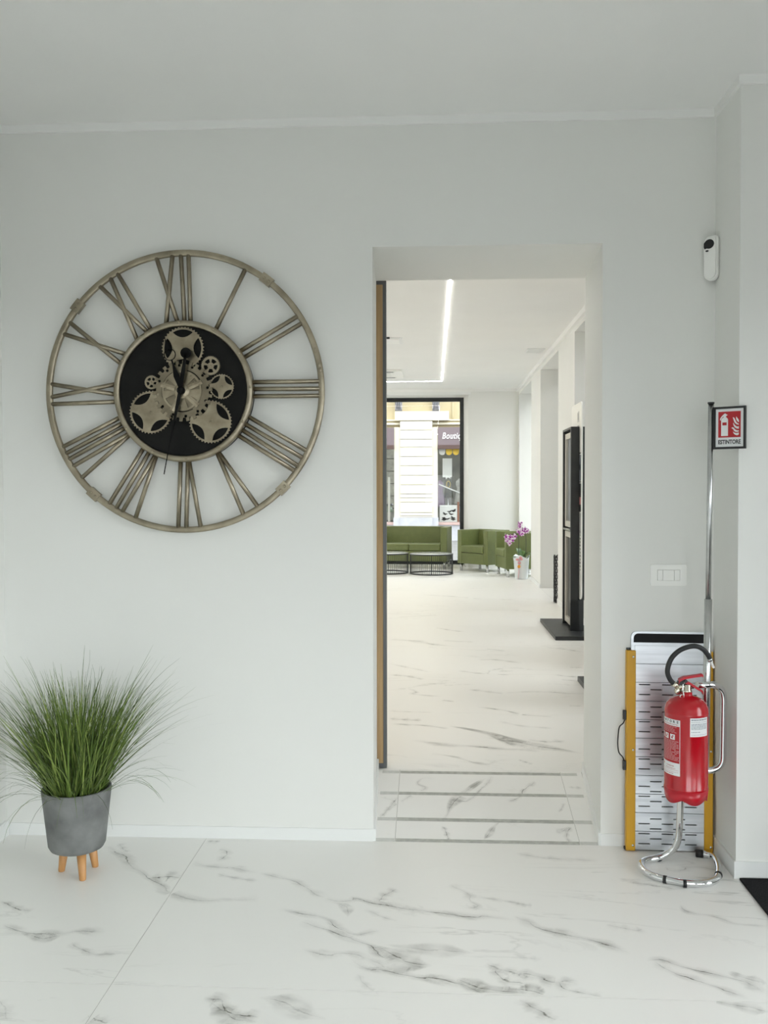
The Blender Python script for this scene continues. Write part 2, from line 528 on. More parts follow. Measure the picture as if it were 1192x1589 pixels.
def glazing(name, axis, p, a0, a1, z0, z1, mull, w=0.06, d=0.06):
    """window: dark frame with one pane per field; axis is the direction it spans"""
    fr_ = MB(); cuts = [a0] + mull + [a1]
    def bx(m, u0, u1, v0, v1, t=d):
        if axis == 'x': m.box(u0, u1, p - t / 2, p + t / 2, v0, v1)
        else: m.box(p - t / 2, p + t / 2, u0, u1, v0, v1)
    bx(fr_, a0, a1, z0, z0 + w); bx(fr_, a0, a1, z1 - w, z1)
    for c in cuts:
        c0 = min(max(c - w / 2, a0), a1 - w)
        bx(fr_, c0, c0 + w, z0 + w, z1 - w)
    f = struct(name, fr_, M_dark)
    for c, e in zip(cuts, cuts[1:]):
        g = MB(); bx(g, c + w * 0.6, e - w * 0.6, z0 + w, z1 - w, 0.0)
        g2 = MB()
        if axis == 'x': g2.quad([(c + w * 0.55, p, z0 + w), (e - w * 0.55, p, z0 + w), (e - w * 0.55, p, z1 - w), (c + w * 0.55, p, z1 - w)])
        else: g2.quad([(p, c + w * 0.55, z0 + w), (p, e - w * 0.55, z0 + w), (p, e - w * 0.55, z1 - w), (p, c + w * 0.55, z1 - w)])
        g.bm.free(); g2.build('pane', M_glass, f)
    return f


glazing('window_2', 'y', 2.40, -5.5, -0.9, 0.0, 2.2, [-4.2, -3.1, -2.0])
glazing('window_3', 'x', -6.60, -0.6, 2.2, 0.0, 2.15, [0.8])
struct('ceiling', MB().box(-2.0, 4.2, -6.7, 0.0, H1, 3.2), M_ceil)
# pale strip where the wall paint stops short of the ceiling
mb = MB(); mb.box(-1.81, 1.138, -0.012, 0, 2.952, H1); mb.box(1.126, 1.138, -0.305, -0.012, 2.952, H1)
mb.box(1.138, 2.3, -0.305, -0.293, 2.952, H1); mb.box(-1.81, -1.798, -6.5, -0.012, 2.952, H1)
struct('trim_1', mb, M_ceil)
mb = MB(); mb.box(-1.81, OL0, -0.005, 0, 0, 0.05); mb.box(OR0, 1.138, -0.005, 0, 0, 0.05)
struct('baseboard_back', mb, M_trim)
struct('baseboard_left', MB().box(-1.81, -1.798, -6.5, -0.008, 0, 0.065), M_trim)
mb = MB(); mb.box(1.130, 1.138, -0.301, -0.005, 0, 0.065); mb.box(1.138, 2.3, -0.301, -0.293, 0, 0.065)
struct('baseboard_corner', mb, M_trim)
mb = MB()
mb.hexa([(OR0 - 0.009, 0, 0), (OR0, 0, 0), (OR0, 0, 0.05), (OR0 - 0.009, 0, 0.05)], [(OR1 - 0.009, 0.6, ZF), (OR1, 0.6, ZF), (OR1, 0.6, ZF + 0.05), (OR1 - 0.009, 0.6, ZF + 0.05)])
mb.hexa([(OL0, 0, 0), (OL0 + 0.009, 0, 0), (OL0 + 0.009, 0, 0.05), (OL0, 0, 0.05)], [(OL1, 0.6, ZF), (OL1 + 0.009, 0.6, ZF), (OL1 + 0.009, 0.6, ZF + 0.05), (OL1, 0.6, ZF + 0.05)])
struct('baseboard_doorway', mb, M_trim)

# far room
mb = MB()
mb.prism([(0.621, 12.05), (2.1, 12.05), (2.1, 13.1), (0.57, 13.1), (0.57, 12.9)], -0.05, 3.4)
mb.box(-5.7, -2.6, 12.05, 13.1, -0.05, 3.4); mb.box(-2.6, 0.621, 12.05, 13.1, 3.165, 3.4)
struct('wall_far', mb, M_wall)
struct('trim_2', MB().box(-2.6, 0.66, 12.02, 12.08, 3.128, 3.175), M_trim)
struct('wall_far_left', MB().box(-5.7, -5.5, 0.6, 12.05, -0.05, 3.4), M_wall)
mb = MB()
bays = ((1.15, 2.9), (4.1, 5.86), (7.09, 8.84), (10.02, 11.9))
edges = [0.6] + [e for bay in bays for e in bay] + [12.05]
for a, c in zip(edges[::2], edges[1::2]): mb.box(1.485, 2.0, a, c, -0.05, 3.4)
for a, c in bays: mb.box(1.485, 2.0, a, c, 3.12, 3.4)
struct('wall_far_right', mb, M_wall)
for i, (a, c) in enumerate(bays): glazing('window_%d' % (4 + i), 'y', 1.94, a, c, ZF, 3.12, [(a + c) / 2], 0.06)
mb = MB()
for a, c in zip(edges[::2], edges[1::2]): mb.box(1.475, 1.485, a, c, ZF, ZF + 0.055)
struct('baseboard_far_right', mb, M_trim)
mb = MB(); mb.box(1.445, 1.485, 0.6, 12.05, 3.165, H2); mb.box(-5.5, 1.445, 12.01, 12.05, 3.175, H2)
struct('trim_3', mb, M_ceil)
glazing('window_1', 'x', 12.935, -2.6, 0.57, ZF, 3.165, [-1.05], 0.07, 0.07)
struct('ceiling_far', MB().box(-5.7, 2.0, 0.6, 13.1, H2, 3.4), M_ceil)

# street level outside
struct('street', MB().box(-60, 60, -60, 80, -0.3, -0.06), M_asphalt)

struct('sky_blocker_right', MB().box(10, 11, -0.5, 30, -0.06, 6.5), M_skyblock)  # unseen block added to cut the sky light into the right windows
struct('sky_blocker_above', MB().box(-14, 2.5, 0.0, 13.1, 3.42, 13.0), M_stucco)  # unseen mass added above the rooms to dim the street front

# ------------------------------------------------------------------ marble floors
VEINS_NEAR=[
 (0.05,0.6,[(-1.36,-0.15),(-1.33,-0.12),(-1.28,-0.17),(-1.22,-0.22),(-1.17,-0.31),(-1.12,-0.35),(-1.07,-0.40),(-1.01,-0.45),(-0.96,-0.52),(-0.91,-0.55),(-0.82,-0.58),(-0.73,-0.57),(-0.62,-0.55)]),
 (0.07,0.6,[(-1.07,-0.40),(-1.03,-0.39),(-0.99,-0.38),(-0.95,-0.40)]),
 (0.04,0.4,[(-1.30,-0.08),(-1.26,-0.13),(-1.23,-0.17)]),
 (0.04,0.6,[(-1.54,-0.62),(-1.47,-0.66),(-1.39,-0.69)]),
 (0.05,0.6,[(-1.45,-0.79),(-1.34,-0.84),(-1.22,-0.84),(-1.18,-0.82),(-1.08,-0.82)]),
 (-0.04,0.5,[(-1.36,-0.84),(-1.27,-0.87),(-1.21,-0.85)]),
 (0.035,0.6,[(-1.17,-0.90),(-1.11,-0.94),(-1.05,-0.97),(-0.98,-0.95)]),
 (0.05,0.45,[(-0.95,-0.26),(-0.87,-0.29),(-0.79,-0.29),(-0.67,-0.34)]),
 (0.03,0.5,[(-0.82,-0.35),(-0.74,-0.39),(-0.65,-0.41)]),
 (0.05,0.6,[(-0.94,-0.04),(-0.88,-0.04)]),
 (0.05,0.4,[(-0.87,-0.12),(-0.83,-0.14),(-0.83,-0.20),(-0.85,-0.24)]),
 (-0.05,0.5,[(-0.64,-1.21),(-0.59,-1.25),(-0.55,-1.29),(-0.48,-1.30)]),
 (0.06,0.9,[(-0.66,-1.20),(-0.61,-1.20),(-0.57,-1.26),(-0.48,-1.28)]),
 (0.05,0.6,[(-0.96,-1.30),(-0.89,-1.33)]),
 (0.05,0.3,[(-1.24,-1.23),(-1.17,-1.33)]),
 (0.05,0.4,[(-0.67,-0.34),(-0.58,-0.37),(-0.51,-0.41),(-0.39,-0.54)]),
 (0.045,0.75,[(-0.39,-0.54),(-0.34,-0.56),(-0.29,-0.55),(-0.28,-0.53),(-0.21,-0.57),(-0.17,-0.58),(-0.07,-0.61),(0.01,-0.63),(0.12,-0.65),(0.19,-0.65),(0.28,-0.68)]),
 (-0.028,0.4,[(-0.35,-0.57),(-0.30,-0.61),(-0.29,-0.68)]),
 (0.05,0.5,[(-0.19,-0.56),(-0.18,-0.51),(-0.13,-0.45)]),
 (0.03,0.35,[(-0.24,-0.62),(-0.17,-0.67),(-0.12,-0.70)]),
 (0.04,0.65,[(-0.54,-0.63),(-0.45,-0.66),(-0.37,-0.69),(-0.31,-0.76),(-0.25,-0.80),(-0.18,-0.76)]),
 (0.04,0.7,[(-0.45,-0.72),(-0.35,-0.77),(-0.27,-0.83),(-0.20,-0.87),(-0.15,-0.94),(-0.09,-0.97)]),
 (-0.07,0.95,[(-0.18,-0.87),(-0.12,-0.92),(-0.06,-0.97),(-0.00,-0.98)]),
 (-0.05,0.4,[(-0.15,-0.86),(-0.05,-0.88),(0.06,-0.89),(0.14,-0.90)]),
 (0.05,0.45,[(-0.42,-0.90),(-0.34,-0.93),(-0.26,-0.92),(-0.19,-0.96),(-0.14,-1.00)]),
 (0.05,0.9,[(-0.25,-0.96),(-0.20,-1.01),(-0.12,-1.02),(-0.05,-1.05),(0.02,-1.06),(0.10,-1.09),(0.16,-1.14)]),
 (-0.055,0.8,[(0.07,-1.05),(0.15,-1.10),(0.28,-1.12)]),
 (0.04,0.4,[(0.06,-0.40),(0.12,-0.47),(0.14,-0.54),(0.15,-0.58),(0.10,-0.59)]),
 (0.03,0.5,[(0.15,-0.50),(0.25,-0.53),(0.34,-0.56)]),
 (0.05,0.6,[(0.16,-0.96),(0.20,-0.99),(0.29,-1.03)]),
 (0.05,0.5,[(0.19,-0.99),(0.21,-1.05),(0.28,-1.06)]),
 (-0.06,0.6,[(-0.50,-1.18),(-0.43,-1.20),(-0.36,-1.25),(-0.29,-1.28)]),
 (0.03,0.3,[(-0.23,-1.04),(-0.20,-1.10),(-0.15,-1.15)]),
 (0.05,0.75,[(0.28,-0.64),(0.32,-0.69),(0.37,-0.73),(0.45,-0.77),(0.54,-0.81),(0.62,-0.88)]),
 (0.04,0.65,[(0.66,-0.92),(0.71,-0.91),(0.77,-0.95),(0.85,-0.99),(0.91,-1.02),(0.97,-1.09)]),
 (0.04,0.55,[(0.68,-0.92),(0.73,-0.99),(0.78,-1.02),(0.85,-1.07),(0.91,-1.12)]),
 (0.03,0.5,[(0.87,-0.52),(0.87,-0.56),(0.89,-0.59),(0.96,-0.61),(1.02,-0.66),(1.12,-0.67)]),
 (0.03,0.5,[(0.72,-0.35),(0.81,-0.37),(0.89,-0.40)]),
 (0.05,0.6,[(0.25,-1.01),(0.32,-1.03),(0.36,-1.06),(0.43,-1.04)]),
 (0.04,0.5,[(0.37,-1.05),(0.39,-1.09),(0.44,-1.11),(0.49,-1.13)]),
 (0.05,0.4,[(0.33,-0.10),(0.45,-0.14),(0.65,-0.16)]),
 (0.05,0.3,[(0.90,-0.20),(0.93,-0.24),(1.02,-0.20),(1.12,-0.24)]),
 (0.04,0.4,[(0.29,-0.55),(0.35,-0.56)]),
 (0.06,0.7,[(0.25,-1.15),(0.29,-1.20),(0.34,-1.25)]),
 (-0.05,0.8,[(0.24,-1.10),(0.29,-1.11),(0.34,-1.14)]),
 (-0.04,0.5,[(0.89,-0.97),(0.94,-1.01),(0.99,-1.03)]),
 (-0.045,0.6,[(0.79,-1.13),(0.86,-1.15),(0.94,-1.18)]),
 (0.05,0.3,[(0.58,-0.69),(0.67,-0.72),(0.70,-0.71)]),
 (0.03,0.3,[(0.26,-0.91),(0.34,-0.93)]),
]
VEINS_RAMP=[
 (0.025,0.8,[(0.28,0.55),(0.26,0.50),(0.23,0.44),(0.20,0.39),(0.15,0.32),(0.09,0.33),(0.07,0.23),(0.04,0.16)]),
 (-0.04,0.9,[(0.25,0.53),(0.17,0.43),(0.09,0.30),(0.06,0.19)]),
 (0.03,0.7,[(0.48,0.51),(0.43,0.44),(0.39,0.36),(0.34,0.32)]),
 (0.03,0.4,[(0.01,0.51),(-0.04,0.52),(-0.07,0.47),(-0.04,0.42),(-0.16,0.29),(-0.23,0.18)]),
 (0.025,0.8,[(0.04,0.12),(0.06,0.06),(0.07,-0.00)]),
 (-0.02,0.7,[(0.29,0.16),(0.26,0.12),(0.24,0.07),(0.21,0.02)]),
 (0.025,0.6,[(0.59,0.13),(0.56,0.07),(0.57,0.01)]),
 (-0.03,0.4,[(0.59,0.13),(0.52,0.08)]),
 (0.025,0.6,[(-0.16,0.34),(-0.20,0.24),(-0.23,0.18)]),
 (0.02,0.5,[(0.59,0.32),(0.55,0.24)]),
 (-0.02,0.5,[(0.62,0.46),(0.69,0.45)]),
]
VEINS_FAR=[
 (-0.075,1.0,[(0.09,1.42),(0.21,1.35),(0.32,1.26),(0.41,1.14),(0.52,1.04),(0.65,0.98),(0.76,0.91)]),
 (0.05,0.6,[(0.32,1.21),(0.39,1.10),(0.44,1.01)]),
 (0.07,0.6,[(-0.11,1.12),(0.01,1.05),(0.12,1.02),(0.25,1.01),(0.40,0.97),(0.56,0.95)]),
 (0.08,0.5,[(-0.26,1.57),(-0.15,1.55),(-0.06,1.54)]),
 (0.04,0.6,[(-0.25,1.45),(-0.04,1.42),(0.09,1.36)]),
 (0.035,0.6,[(-0.01,0.87),(0.11,0.82),(0.20,0.73),(0.27,0.70),(0.32,0.77)]),
 (0.04,0.6,[(0.27,1.88),(0.42,1.82),(0.54,1.71),(0.71,1.66)]),
 (0.04,0.4,[(0.38,1.54),(0.51,1.44),(0.69,1.39)]),
 (0.06,0.4,[(0.51,1.15),(0.62,1.12),(0.72,1.14)]),
 (0.06,0.6,[(-0.32,2.84),(-0.19,2.81),(-0.06,2.69)]),
 (0.05,0.6,[(0.19,3.02),(0.35,2.92),(0.58,2.89)]),
 (0.06,0.5,[(0.24,2.38),(0.34,2.33),(0.47,2.27)]),
 (0.05,0.4,[(-0.16,2.40),(-0.11,2.29),(-0.12,2.22),(0.07,2.16)]),
 (0.04,0.5,[(0.06,2.06),(0.14,2.02)]),
 (0.12,0.5,[(-0.39,4.43),(-0.15,4.34),(0.01,4.16),(0.21,4.08)]),
 (0.06,0.4,[(0.09,4.38),(0.37,4.31)]),
 (0.05,0.5,[(0.04,5.14),(0.18,4.98),(0.32,4.90)]),
 (0.06,0.5,[(0.36,3.46),(0.50,3.47),(0.70,3.33)]),
 (0.05,0.5,[(0.87,2.92),(0.97,2.85),(1.09,2.84)]),
 (0.05,0.5,[(0.97,4.06),(1.11,3.98),(1.24,3.86)]),
 (0.04,0.5,[(0.48,2.29),(0.72,2.33),(0.98,2.27)]),
 (0.06,0.5,[(-0.12,7.97),(0.24,7.79),(0.61,7.55)]),
 (0.06,0.4,[(0.81,7.52),(1.02,7.44)]),
 (0.06,0.4,[(0.90,6.51),(1.12,6.37)]),
 (0.06,0.4,[(0.45,3.97),(0.61,3.87)]),
 (0.05,0.4,[(-0.34,3.28),(-0.20,3.14),(-0.01,2.95)]),
 (0.06,0.4,[(-0.37,5.88),(0.07,6.04)]),
 (0.05,0.4,[(1.04,3.20),(1.14,3.17)]),
 (0.04,0.4,[(0.91,2.73),(1.05,2.68)]),
 (0.04,0.4,[(0.85,1.95),(0.93,1.93)]),
 (0.03,0.4,[(-0.27,1.76),(-0.14,1.74),(0.01,1.73)]),
 (0.03,0.5,[(0.43,0.79),(0.49,0.71)]),
]

rv = random.Random(3)


def vein_ribbons(bm, veins, zf, x0, x1, y0, y1, lay, lam, lwd):
    """flat print ribbons that follow the veins; kept to the tile their middle lies on"""
    for w, d, pts in veins:
        P = smooth_path([(p[0], p[1], 0) for p in pts], 6)
        acc = [0]
        for a, c in zip(P, P[1:]): acc.append(acc[-1] + (c - a).length)
        L = acc[-1] or 1
        ph = rv.random() * 50
        prev = None
        for i, p in enumerate(P):
            t = acc[i] / L
            tg = (P[min(i + 1, len(P) - 1)] - P[max(i - 1, 0)]).normalized()
            nn = Vector((-tg.y, tg.x, 0))
            ww = w * (0.55 + 0.45 * math.sin(ph + 9 * t) ** 2) * 1.15 if w > 0 else -w * (0.8 + 0.3 * math.sin(ph + 7 * t)) * min(1, 0.15 + 3 * t, 0.15 + 3 * (1 - t))
            am = d * min(1, t * 6, (1 - t) * 6) * (0.75 + 0.35 * math.sin(ph * 2 + 17 * t))
            am = max(0, min(1, am * 1.15))
            if not (x0 <= p.x <= x1 and y0 <= p.y <= y1):
                prev = None; continue
            row = []
            for sd in (-1, 0, 1):
                q = p + nn * ww * sd
                qx = min(max(q.x, x0 + 0.001), x1 - 0.001); qy = min(max(q.y, y0 + 0.001), y1 - 0.001)
                v = bm.verts.new((qx, qy, zf(qx, qy) + 0.0004)); v[lay] = sd; v[lam] = am; v[lwd] = 1.0 if w < 0 else 0.0
                row.append(v)
            if prev:
                for k in (0, 1):
                    f = bm.faces.new((prev[k], row[k], row[k + 1], prev[k + 1]))
                    f.material_index = 1
            prev = row


def tile(x0, x1, y0, y1, zf, veins, parent, th=0.012, gap=0.0011):
    m = MB()
    m.bm.verts.layers.float.new('across'); m.bm.verts.layers.float.new('amount'); m.bm.verts.layers.float.new('wide')
    lay = m.bm.verts.layers.float['across']; lam = m.bm.verts.layers.float['amount']; lwd = m.bm.verts.layers.float['wide']
    x0 += gap; x1 -= gap; y0 += gap; y1 -= gap
    top = [(x0, y0), (x1, y0), (x1, y1), (x0, y1)]
    m.hexa([(x, y, zf(x, y) - th) for x, y in top], [(x, y, zf(x, y)) for x, y in top])
    bmesh.ops.recalc_face_normals(m.bm, faces=m.bm.faces[:])
    vein_ribbons(m.bm, veins, zf, x0, x1, y0, y1, lay, lam, lwd)
    m.build('tile', [M_marble, M_vein], parent, fix=False)


flat0 = lambda x, y: 0.0
flat1 = lambda x, y: ZF
slope = lambda x, y: ZF * y / 0.6
floor = struct('floor', MB().box(-2.0, 2.5, -6.7, 0.0, -0.06, -0.0015), M_grout)
xs = [-1.81, -0.95, 1.45, 2.4]; ys = [0.0, -1.132, -2.332, -3.532, -4.732, -5.932, -6.5]
for xa, xb in zip(xs, xs[1:]):
    for yb, ya in zip(ys, ys[1:]): tile(xa, xb, ya, yb, flat0, VEINS_NEAR, floor)
ffar = struct('floor_far', MB().box(-5.7, 2.0, 0.6, 13.0, 0.0, ZF - 0.0015), M_grout)
ys = [0.6, 1.724, 2.904, 4.084, 5.264, 6.444, 7.624, 8.804, 9.984, 11.164, 12.344, 12.9]
for xa, xb in zip([-5.5, -3.315, -0.915], [-3.315, -0.915, 1.485]):
    for ya, yb in zip(ys, ys[1:]):
        tile(xa, min(xb, 0.575) if yb > 12.35 else xb, ya, yb, flat1, VEINS_FAR, ffar)
for a, c in bays: tile(1.485, 1.91, a, c, flat1, [], ffar)
mb = MB(); mb.hexa([(-0.27, 0, -0.05), (0.71, 0, -0.05), (0.71, 0.6, -0.05), (-0.27, 0.6, -0.05)], [(-0.27, 0, -0.0015), (0.71, 0, -0.0015), (0.71, 0.6, ZF - 0.0015), (-0.27, 0.6, ZF - 0.0015)])
framp = struct('floor_ramp', mb, M_grout)
for ya, yb in ((0.0, 0.168), (0.168, 0.382), (0.382, 0.6)):
    for k in range(3):
        xl = (OL0 + OL1) / 2 - 0.004; xr = (OR0 + OR1) / 2 + 0.004
        xa, xb = ((xl, -0.157), (-0.157, 0.607), (0.607, xr))[k]
        tile(xa, xb, ya, yb, slope, VEINS_RAMP, framp)
M_grip = vary(mat('grey_anti_slip', (0.42, 0.42, 0.39), 0.7), (0.54, 0.54, 0.50), 40, bump=0.3, bscale=200)
M_grip2 = vary(mat('pale_anti_slip', (0.60, 0.60, 0.57), 0.7), (0.66, 0.66, 0.63), 40)
for yc, w in ((0.009, 0.026), (0.168, 0.026), (0.382, 0.024), (0.575, 0.024)):
    mb = MB(); cs = ZF / 0.6
    for q in range(4):      # four low ribs make one anti-slip strip
        y0 = yc - w / 2 + q * w / 4; y1 = y0 + w / 4 * 0.72
        y0, y1 = max(y0, 0.0005), min(y1, 0.5995)
        for k, (xa, xb) in enumerate(((-0.240, -0.159), (-0.155, 0.605), (0.609, 0.683))):
            mb.mi = 0 if k == 1 else 1
            mb.hexa([(xa, y0, slope(0, y0) - 0.001), (xb, y0, slope(0, y0) - 0.001), (xb, y1, slope(0, y1) - 0.001), (xa, y1, slope(0, y1) - 0.001)],
                    [(xa, y0, slope(0, y0) + 0.0014), (xb, y0, slope(0, y0) + 0.0014), (xb, y1, slope(0, y1) + 0.0014), (xa, y1, slope(0, y1) + 0.0014)])
    mb.build('anti_slip_strip', [M_grip, M_grip2], framp)

# sliding door hung on the far side of the wall, seen edge first
d1 = struct('door_1', MB().box(-1.26, -0.238, 0.618, 0.655, 0.14, 2.445), M_oak)
mb = MB(); mb.box(-1.28, -0.222, 0.615, 0.665, 2.445, 2.475); mb.box(-1.28, -0.222, 0.615, 0.665, 0.118, 0.14)
mb.box(-0.238, -0.222, 0.613, 0.665, 0.14, 2.445); mb.box(-1.28, -1.26, 0.615, 0.665, 0.14, 2.445)
mb.build('door_frame', M_doorframe, d1)

# ------------------------------------------------------------------ wall clock
NUMERALS=[
 [(105.2,94.7),(94.6,101.6),(89.0,91.1),(83.8,87.9)], # twelve
 [(62.0,62.8)], # one
 [(35.0,32.9),(28.7,29.5)], # two
 [(7.6,4.0),(1.8,0.9),(-4.3,-2.0)], # three
 [(-21.0,-25.8),(-27.8,-29.2),(-33.2,-33.1),(-39.0,-35.6)], # four
 [(-61.3,-64.3),(-60.4,-57.4)], # five
 [(-93.1,-93.0),(-86.9,-89.6),(-86.3,-83.4)], # six
 [(-126.5,-124.7),(-120.6,-121.2),(-114.8,-118.2),(-114.2,-111.9)], # seven
 [(-158.9,-156.4),(-153.7,-153.3),(-149.1,-150.5),(-143.2,-147.1),(-142.5,-140.9)], # eight
 [(-171.9,-175.2),(172.8,-178.2),(-177.8,176.3)], # nine
 [(146.7,154.3),(156.5,148.8)], # ten
 [(132.8,123.1),(121.1,128.7),(118.0,119.5)], # eleven
]

clock = thing('wall_clock', (-1.022, 0, 1.868), 'large round skeleton wall clock in aged nickel with Roman numerals and gears', 'clock')
mb = MB()
mb.lathe([(0.557, -0.028), (0.557, -0.040), (0.561, -0.043), (0.578, -0.043), (0.582, -0.040), (0.582, -0.028), (0.557, -0.028)], 128, axis='y', caps=False)
ring = mb.build('outer_ring', M_nickel, clock)
for (cx, cz) in ((0.350, 0.462), (-0.442, 0.354), (-0.390, -0.429), (0.402, -0.392)):
    a = math.atan2(cz, cx)
    mb = MB()
    pts = [(math.cos(a + t) * q, math.sin(a + t) * q) for q, ts in ((0.551, (-0.045, 0, 0.045)), (0.589, (0.045, 0, -0.045))) for t in ts]
    mb.add(outline([pts], 0.022), Matrix.Translation((0, -0.036, 0)) @ STAND)
    for t in (-0.02, 0.02): mb.sphere((math.cos(a + t) * 0.57, -0.047, math.sin(a + t) * 0.57), 0.006, (1, 0.6, 1), 10, 6)
    mb.build('joint_plate', M_nickel, ring)
for a in (17, 8.5, 10.5):
    mb = MB(); mb.sphere((math.cos(R(a)) * 0.57, -0.043, math.sin(R(a)) * 0.57), 0.007, (1, 0.5, 1.6), 10, 6); mb.build('weld_bead', M_nickel, ring)
for row in NUMERALS:
    mb = MB()
    for (ai, ao) in row:
        p0 = Vector((math.cos(R(ai)) * 0.279, -0.044, math.sin(R(ai)) * 0.279)); p1 = Vector((math.cos(R(ao)) * 0.562, -0.036, math.sin(R(ao)) * 0.562))
        mb.tube([p0, p1], 0.0092, 10)
    mb.build('numeral', M_nickel, clock)
mb = MB()
mb.lathe([(0.264, -0.045), (0.264, -0.060), (0.268, -0.066), (0.277, -0.069), (0.286, -0.066), (0.290, -0.058), (0.290, -0.040), (0.264, -0.045)], 96, axis='y', caps=False)
bez = mb.build('bezel', M_nickel, clock)
for k in range(12):
    mb = MB(); a = R(30 * k + 3); mb.sphere((math.cos(a) * 0.280, -0.068, math.sin(a) * 0.280), 0.006, (1, 0.6, 1), 10, 6); mb.build('rivet', M_nickel2, bez)
mb = MB(); mb.lathe([(0.286, -0.002), (0.286, -0.050)], 96, axis='y'); mb.build('dial_case', M_blackmatte, clock)
mb = MB(); mb.lathe([(0.266, -0.050), (0.266, -0.054)], 96, axis='y'); mb.build('dial', M_dial, clock)


def cog(r, nt, depth, square=False):
    pts = []
    for i in range(nt):
        a = 2 * math.pi * i / nt; s = 2 * math.pi / nt
        if square: seq = ((0.0, -1), (0.02, 0), (0.50, 0), (0.52, -1), (0.60, -1.15), (0.92, -1.15))
        else: seq = ((0.05, -1), (0.15, -0.25), (0.3, 0), (0.45, -0.25), (0.55, -1))
        for t, q in seq: pts.append(((r + q * depth) * math.cos(a + t * s), (r + q * depth) * math.sin(a + t * s)))
    return pts


def lens(r_rim, dist, w, a0):
    """eye-shaped opening: rim arc outside, concave arc inside"""
    half = R(33); out = []
    for i in range(9):
        t = -half + 2 * half * i / 8; out.append((r_rim * math.cos(a0 + t), r_rim * math.sin(a0 + t)))
    e0 = out[0]; e1 = out[-1]
    mid = (math.cos(a0) * dist, math.sin(a0) * dist)
    for i in range(1, 8):
        t = i / 8
        q = ((1 - t) ** 2 * e1[0] + 2 * t * (1 - t) * (2 * mid[0] - (e0[0] + e1[0]) / 2) + t * t * e0[0], (1 - t) ** 2 * e1[1] + 2 * t * (1 - t) * (2 * mid[1] - (e0[1] + e1[1]) / 2) + t * t * e0[1])
        out.append(q)
    return out


def gear(cx, cz, y, loops, th, m=None, studs=()):
    g = MB(); g.add(outline(loops, th), Matrix.Translation((cx, y, cz)) @ STAND)
    for (sx, sz, sr) in studs: g.sphere((cx + sx, y - th / 2, cz + sz), sr, (1, 0.7, 1), 10, 6)
    return g.build('gear', m or M_nickel2, clock)


def wedge(r0_, r1_, a0, a1, n=8):
    o = [(r1_ * math.cos(a0 + (a1 - a0) * i / n), r1_ * math.sin(a0 + (a1 - a0) * i / n)) for i in range(n + 1)]
    return o + [(r0_ * math.cos(a1 - (a1 - a0) * i / n), r0_ * math.sin(a1 - (a1 - a0) * i / n)) for i in range(n + 1)]


for (gx, gz, r, a0, nt, y) in ((0.0026, 0.1748, 0.0882, 0, 40, -0.064), (-0.1333, -0.0856, 0.0892, 32, 40, -0.064), (0.1151, -0.126, 0.0892, -52, 40, -0.064), (0.1618, 0.0171, 0.0519, 40, 30, -0.064)):
    gear(gx, gz, y, [cog(r, nt, r * 0.055)] + [lens(r * 0.87, r * 0.50, 1, R(a0 + 90 * k)) for k in range(4)], 0.004, studs=((0, 0, 0.005),))
for (gx, gz, r, nt) in ((0.1177, 0.1022, 0.0405, 36), (-0.1281, 0.0363, 0.0296, 28)):
    gear(gx, gz, -0.066, [cog(r, nt, r * 0.09)] + [wedge(r * 0.33, r * 0.70, R(18 + 72 * k + 12), R(18 + 72 * k + 60), 5) for k in range(5)], 0.004, studs=((0, 0, 0.004),))
# the large middle wheel: square teeth, three narrow arcs and a spoked hub in front of a disc
holes = [wedge(0.083, 0.0866, R(a), R(c), 10) for a, c in ((118, 160), (168, 200), (255, 300), (20, 78))] + [circle(0.006, 10, math.cos(R(a)) * 0.104, math.sin(R(a)) * 0.104) for a in range(7, 360, 30)]
gear(0.0016, 0, -0.069, [cog(0.1245, 26, 0.013, True)] + holes, 0.004, M_gear_shade)
hub = MB()
hub.add(outline([circle(0.082, 48), *[wedge(0.034, 0.074, R(a), R(a + 40), 6) for a in (5, 70, 140, 205, 290)]], 0.004), Matrix.Translation((0, -0.0755, 0)) @ STAND)
hub.lathe([(0.033, -0.073), (0.031, -0.0775), (0.012, -0.0785)], 32, axis='y')
for a, q in ((28, 0.05), (35, 0.066), (160, 0.05), (168, 0.068), (238, 0.052), (245, 0.07), (312, 0.05), (315, 0.068), (57, 0.07), (268, 0.06)):
    hub.sphere((math.cos(R(a)) * q, -0.076, math.sin(R(a)) * q), 0.005, (1, 0.6, 1), 8, 6)
hub.build('gear_hub', M_nickel2, clock)
arm = MB()
for a in (24, 163, 243, 317): arm.tube([(math.cos(R(a)) * 0.03, -0.077, math.sin(R(a)) * 0.03), (math.cos(R(a)) * 0.09, -0.076, math.sin(R(a)) * 0.09)], 0.010, 4, flat=0.25)
arm.build('gear_bridge', M_nickel2, clock)
# hands
hx, hz = 0.0, 0.0
mb = MB()
mb.add(outline([circle(0.0218, 28, 0.0233, 0.1504)], 0.003), Matrix.Translation((0, -0.098, 0)) @ STAND)
def blade(m, pts, y, th): m.add(outline([pts], th), Matrix.Translation((0, y, 0)) @ STAND)
def strip(p, q, w0, w1, mid=None, wm=0):
    d = Vector((q[0] - p[0], q[1] - p[1])); nn = Vector((-d.y, d.x)).normalized()
    a = [(p[0] + nn.x * w0, p[1] + nn.y * w0), (q[0] + nn.x * w1, q[1] + nn.y * w1), (q[0] - nn.x * w1, q[1] - nn.y * w1), (p[0] - nn.x * w0, p[1] - nn.y * w0)]
    if mid is not None:
        c = (p[0] + d.x * mid, p[1] + d.y * mid)
        a = [a[0], (c[0] + nn.x * wm, c[1] + nn.y * wm), a[1], a[2], (c[0] - nn.x * wm, c[1] - nn.y * wm), a[3]]
    return a
